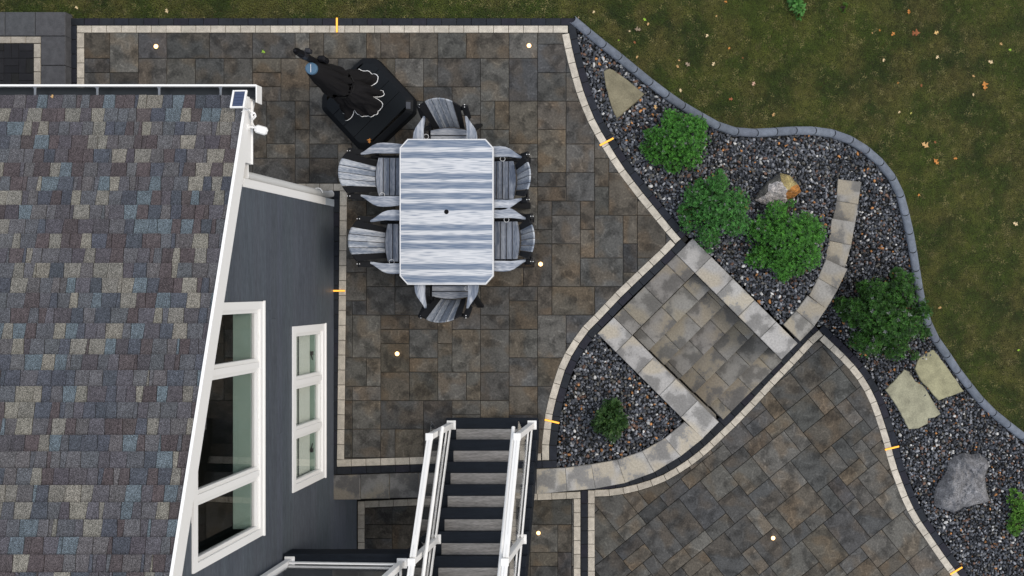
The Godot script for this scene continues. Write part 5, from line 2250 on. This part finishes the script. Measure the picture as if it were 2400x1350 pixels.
func build_plants() -> void:
	var deep := Color(0.018, 0.060, 0.012)
	var fresh := Color(0.062, 0.205, 0.022)
	build_shrub("round_shrub", 1583, 325, [[24, -2, 52, 1.0], [-20, 5, 38, 0.85], [-58, -12, 17, 0.5], [-72, 20, 14, 0.35], [-44, 38, 22, 0.5], [-18, -60, 11, 0.6], [-5, 55, 22, 0.6], [34, 42, 27, 0.8], [-8, -36, 28, 0.8], [52, -30, 22, 0.8]], 0.55, 5200, 0.026, deep, fresh, 101, "bright green shrub alone beside the tan flagstone and curved border")
	build_shrub("round_shrub", 1672, 480, [[12, 12, 52, 1.0], [-35, -20, 33, 0.75], [-52, 36, 27, 0.55], [10, -50, 27, 0.8], [14, -76, 9, 0.6], [-10, 68, 29, 0.65], [-10, 100, 8, 0.4], [52, -5, 32, 0.85], [-72, 10, 13, 0.45], [50, 42, 32, 0.8], [-30, -52, 12, 0.5]], 0.58, 5800, 0.026, deep * 0.9, Color(0.055, 0.185, 0.034), 102, "darker green shrub touching the patio corner, left of the boulder")
	build_shrub("round_shrub", 1832, 560, [[18, 0, 60, 1.0], [-42, -20, 36, 0.8], [60, -20, 38, 0.85], [60, 36, 36, 0.8], [5, 60, 32, 0.75], [8, 90, 11, 0.45], [-46, 40, 30, 0.6], [-10, -62, 28, 0.8], [22, -82, 10, 0.7], [86, -8, 20, 0.6], [-72, 46, 13, 0.4], [38, 70, 18, 0.6]], 0.62, 7200, 0.026, deep, fresh, 103, "widest bright green shrub in front of the boulder beside the stepped wall")
	build_shrub("leafy_bush", 2068, 742, [[-8, 0, 56, 0.95], [-62, -12, 36, 0.7], [46, -52, 38, 0.85], [58, 20, 38, 0.9], [-26, 58, 38, 0.75], [30, 72, 34, 0.7], [-92, -28, 18, 0.5], [40, -100, 16, 0.7], [84, 98, 9, 0.5], [100, -14, 22, 0.65], [-10, -56, 36, 0.8], [20, 20, 46, 1.0], [-58, 60, 18, 0.5], [108, 40, 14, 0.6], [-40, -70, 16, 0.6], [70, -92, 12, 0.6]], 1.05, 6000, 0.040, Color(0.007, 0.022, 0.004), Color(0.034, 0.105, 0.012), 104, "large dark green bush overhanging the edging by the lower patio's tip", "bush")
	build_shrub("needle_shrub", 1428, 980, [[0, 0, 30, 1.0], [8, -26, 16, 0.8], [-16, 6, 20, 0.7], [16, 8, 22, 0.8], [4, 28, 22, 0.8], [-24, 22, 8, 0.5]], 0.35, 700, 0.062, Color(0.012, 0.032, 0.008), Color(0.035, 0.075, 0.018), 105, "small spiky dark green dwarf conifer in the small gravel bed", "shrub", 0.7)
	build_shrub("ground_plant", 2392, 1200, [[0, 0, 26, 1.0], [-10, -36, 20, 0.7], [-8, 40, 18, 0.6], [22, 10, 30, 0.9], [-16, 18, 13, 0.5]], 0.25, 800, 0.034, Color(0.03, 0.085, 0.010), Color(0.075, 0.175, 0.02), 106, "loose light green plant at the right edge of the photo in gravel", "plant")
	build_shrub("tall_weed", 1868, 6, [[0, 0, 14, 1.0], [-8, -20, 12, 0.8], [8, 14, 10, 0.8], [4, 26, 6, 0.6]], 0.18, 90, 0.07, Color(0.03, 0.10, 0.018), Color(0.07, 0.19, 0.04), 107, "bright green weed rising from the lawn at the photo's top edge", "weed", 0.9)
	build_shrub("tall_weed", 1974, 20, [[0, 0, 8, 1.0], [4, -8, 6, 0.8]], 0.07, 30, 0.035, Color(0.03, 0.07, 0.006), Color(0.06, 0.12, 0.012), 108, "tiny green weed in the lawn right of the taller weed", "weed", 1.0)

func oak_leaf(size: float, tone: Color, r: RandomNumberGenerator) -> Shape:
	var s := Shape.new()
	var left := []
	var right := []
	var spine := []
	var n := 13
	var curl := r.randf_range(0.6, 2.2)
	var bend := r.randf_range(-1.2, 1.2)
	for i in n:
		var f := float(i) / (n - 1)
		var env := sin(PI * pow(f, 0.75)) * 0.36
		var lobe := 1.0 if i % 4 < 2 else 0.35
		if i < 2:
			env = 0.02
		var w := env * lobe * size
		var x := (f - 0.5) * size
		var y := 0.35 * bend * (f - 0.5) * (f - 0.5) * size + 0.012 + absf(bend) * 0.02 * size
		spine.append(Vector3(x, y, 0))
		left.append(Vector3(x + lobe * 0.07 * size, y + curl * w * w / size, -w * r.randf_range(0.8, 1.1)))
		right.append(Vector3(x + lobe * 0.07 * size, y + curl * w * w / size, w * r.randf_range(0.8, 1.1)))
	for i in n - 1:
		s.tint = tone * r.randf_range(0.85, 1.12)
		s.quad(spine[i], spine[i + 1], left[i + 1], left[i])
		s.quad(right[i], right[i + 1], spine[i + 1], spine[i])
	return s

const TAN := Color(0.50, 0.31, 0.13)
const ORANGE := Color(0.46, 0.19, 0.045)
const STRAW := Color(0.60, 0.46, 0.26)
const RUSSET := Color(0.26, 0.09, 0.035)
const DUN := Color(0.25, 0.19, 0.13)
const LIME := Color(0.30, 0.48, 0.05)

func build_leaves() -> void:
	var list := [[181, 18, 0.06, STRAW, "straw coloured leaf on the lawn above the landing block"], [393, 26, 0.075, STRAW, "straw coloured leaf on the lawn strip above the upper patio"], [1392, 28, 0.05, STRAW, "yellowish leaf on the lawn just above the edging's top end"], [1356, 42, 0.035, DUN, "small dun leaf lying at the edging's top end"],
		[1512, 46, 0.06, LIME, "pale lime leaf on the lawn above a tan one"], [1519, 57, 0.05, TAN, "tan leaf on the lawn below the pale lime leaf"], [1495, 70, 0.10, DUN, "broad dun leaf near the photo's top, left half of the lawn"], [1476, 73, 0.035, STRAW, "small straw leaf left of the broad dun leaf"], [1488, 99, 0.05, RUSSET, "russet leaf on dark grass near the edging"], [1450, 95, 0.03, LIME, "tiny bright green leaf on dark grass near the edging"], [1494, 134, 0.05, TAN, "tan leaf beside the edging, left end of the lawn"],
		[1592, 142, 0.04, TAN, "upper of two small tan leaves left of a dun leaf"], [1589, 156, 0.055, TAN, "lower of two small tan leaves left of a dun leaf"], [1612, 151, 0.085, DUN, "dun lobed leaf beside two small tan leaves"], [1673, 150, 0.07, STRAW, "straw lobed leaf in the lawn's left half"], [1679, 38, 0.035, TAN, "small tan leaf high on the lawn, alone"], [1657, 84, 0.06, STRAW, "thin yellow leaf above the straw lobed leaf"], [1701, 5, 0.05, ORANGE, "orange leaf cut by the photo's top edge"], [1709, 114, 0.045, ORANGE, "small orange leaf between thin yellow and pinkish leaves"], [1741, 136, 0.03, RUSSET, "tiny russet leaf on open lawn"], [1766, 196, 0.075, Color(0.42, 0.26, 0.18), "pinkish tan lobed leaf on the lawn above the edging's dip"],
		[1595, 213, 0.065, STRAW, "straw leaf on the lawn edge near the upper shrub"], [1713, 232, 0.07, RUSSET, "dark russet curled leaf above the edging's dip"], [1813, 269, 0.065, TAN, "tan curled leaf close above the edging blocks"],
		[2130, 28, 0.075, ORANGE, "orange leaf near the top of the lawn, right half"], [2146, 77, 0.14, RUSSET, "largest russet leaf on the lawn, top right"], [2194, 77, 0.08, Color(0.62, 0.40, 0.15), "golden leaf right of the largest russet leaf"], [2093, 80, 0.075, ORANGE, "orange leaf left of the largest russet leaf"], [2062, 72, 0.04, ORANGE, "small orange leaf, second left of the largest russet leaf"], [2044, 78, 0.03, TAN, "tiny tan leaf, third left of the largest russet leaf"], [2346, 103, 0.055, TAN, "tan leaf near the lawn's right edge, high"], [2367, 117, 0.05, LIME, "bright green leaf at the lawn's right edge"], [2070, 141, 0.06, STRAW, "straw leaf in the lawn's middle"], [2196, 134, 0.065, STRAW, "pale straw leaf below the golden leaf"], [2322, 146, 0.085, STRAW, "long straw leaf above the big orange oak leaf"], [2307, 200, 0.14, ORANGE, "big orange oak leaf at right of the lawn"], [2281, 178, 0.05, TAN, "small tan leaf upper left of the big orange leaf"], [2281, 222, 0.05, STRAW, "small straw leaf lower left of the big orange leaf"], [2159, 200, 0.05, RUSSET, "small russet leaf in the lawn's middle right"], [2104, 195, 0.035, ORANGE, "tiny orange leaf in the lawn's middle"], [2107, 263, 0.05, STRAW, "straw leaf left of a yellow green scrap"], [2135, 266, 0.05, Color(0.35, 0.33, 0.08), "yellow green scrap of leaf on the lawn"],
		[2168, 341, 0.13, TAN, "long tan oak leaf right of the edging's bend"], [2193, 379, 0.11, ORANGE, "orange oak leaf below the long tan oak leaf"], [2191, 333, 0.045, RUSSET, "small russet leaf right of the long tan oak leaf"], [2239, 372, 0.065, ORANGE, "orange leaf right of the orange oak leaf"], [2153, 457, 0.05, ORANGE, "orange leaf on grass beside the edging's steep side"], [2203, 721, 0.06, TAN, "tan leaf on grass right of the dark bush"], [2386, 820, 0.05, LIME, "bright lime leaf at the right edge of the lawn"], [2380, 525, 0.09, STRAW, "long straw stalk at the right edge of the lawn"],
		[2318, 968, 0.09, ORANGE, "orange leaf lying in gravel against the lower edging"], [2236, 846, 0.07, RUSSET, "russet leaf lying on the edging by the pale flagstones"], [2282, 912, 0.06, RUSSET, "russet leaf on the edging below the pale flagstones"], [1536, 252, 0.075, TAN, "tan leaf on gravel just above the upper shrub"], [1406, 150, 0.06, ORANGE, "orange leaf on gravel above the tan flagstone"]]
	var r := RandomNumberGenerator.new()
	r.seed = 55
	for e in list:
		var g := on_ground(e[0], e[1])
		var p := at(e[0], e[1], g.y + 0.025)
		place_leaf(p, e, r)
	place_leaf(at(619, 121, 0.002), [0, 0, 0.07, LIME, "yellow green leaf on the upper patio near the umbrella"], r)
	place_leaf(at(867, 330, 0.194), [0, 0, 0.085, ORANGE, "orange leaf on the black umbrella base"], r)
	place_leaf(at(124, 226, 2.74), [0, 0, 0.05, TAN, "tan leaf caught at the roof gutter"], r)

func place_leaf(p: Vector3, e: Array, r: RandomNumberGenerator) -> void:
	var s := oak_leaf(e[2], e[3], r)
	var o := MeshInstance3D.new()
	o.name = numbered("fallen_leaf")
	o.mesh = s.mesh()
	o.material_override = mats.plant
	add_child(o)
	o.position = p
	o.rotation = Vector3(r.randf_range(-0.2, 0.2), r.randf() * TAU, r.randf_range(-0.2, 0.2))
	tag(o, e[4], "leaf", "fallen leaves")

# ---------------------------------------------------------------- the scene

func _ready() -> void:
	rng.seed = 2024
	var camera := Camera3D.new()
	camera.name = "camera"
	camera.projection = Camera3D.PROJECTION_FRUSTUM
	camera.near = 0.1
	camera.far = 400.0
	camera.size = 0.1 * 1350.0 / FOCAL
	camera.frustum_offset = Vector2((1200.0 - DOWN.x) / FOCAL * 0.1, 0.0)
	camera.position = Vector3(0, EYE, 0)
	camera.rotation = Vector3(-PI / 2.0, 0, 0)
	add_child(camera)
	var around := WorldEnvironment.new()
	around.name = "air"
	var env := Environment.new()
	env.background_mode = Environment.BG_SKY
	var sky := ProceduralSkyMaterial.new()
	sky.sky_top_color = Color(0.90, 0.93, 0.98)
	sky.sky_horizon_color = Color(0.72, 0.75, 0.80)
	sky.sky_curve = 0.25
	sky.ground_bottom_color = Color(0.12, 0.12, 0.10)
	sky.ground_horizon_color = Color(0.35, 0.36, 0.36)
	sky.sun_angle_max = 1.0
	env.sky = Sky.new()
	env.sky.sky_material = sky
	env.tonemap_mode = Environment.TONE_MAPPER_LINEAR
	env.tonemap_exposure = 1.32
	env.sdfgi_enabled = true
	env.ssao_enabled = true
	env.ssil_enabled = true
	around.environment = env
	add_child(around)
	var sun := DirectionalLight3D.new()
	sun.name = "sun"
	sun.light_color = Color(1.0, 0.97, 0.93)
	sun.light_energy = 0.5
	sun.light_angular_distance = 25.0
	sun.shadow_enabled = true
	add_child(sun)
	sun.look_at_from_position(Vector3(5.0, 5.0, -0.4), Vector3.ZERO)

	make_materials()
	plan_areas()
	build_ground()
	build_patios()
	build_steps()
	build_edging()
	build_house()
	build_stairs()
	build_fittings()
	build_table()
	build_chairs()
	build_umbrella()
	build_lamps()
	build_rocks()
	build_plants()
	spread_gravel("gravel_bed", bed_high, high_points, 1, [], "dark mixed gravel bed with green shrubs along the lawn edging")
	spread_gravel("gravel_bed", bed_low, low_points, 2, [], "dark gravel bed with flagstones and grey boulder right of the lower patio")
	spread_gravel("gravel_bed", bed_island, high_points, 3, [], "small three-sided dark gravel bed with one dwarf conifer")
	spread_grass()
	build_leaves()
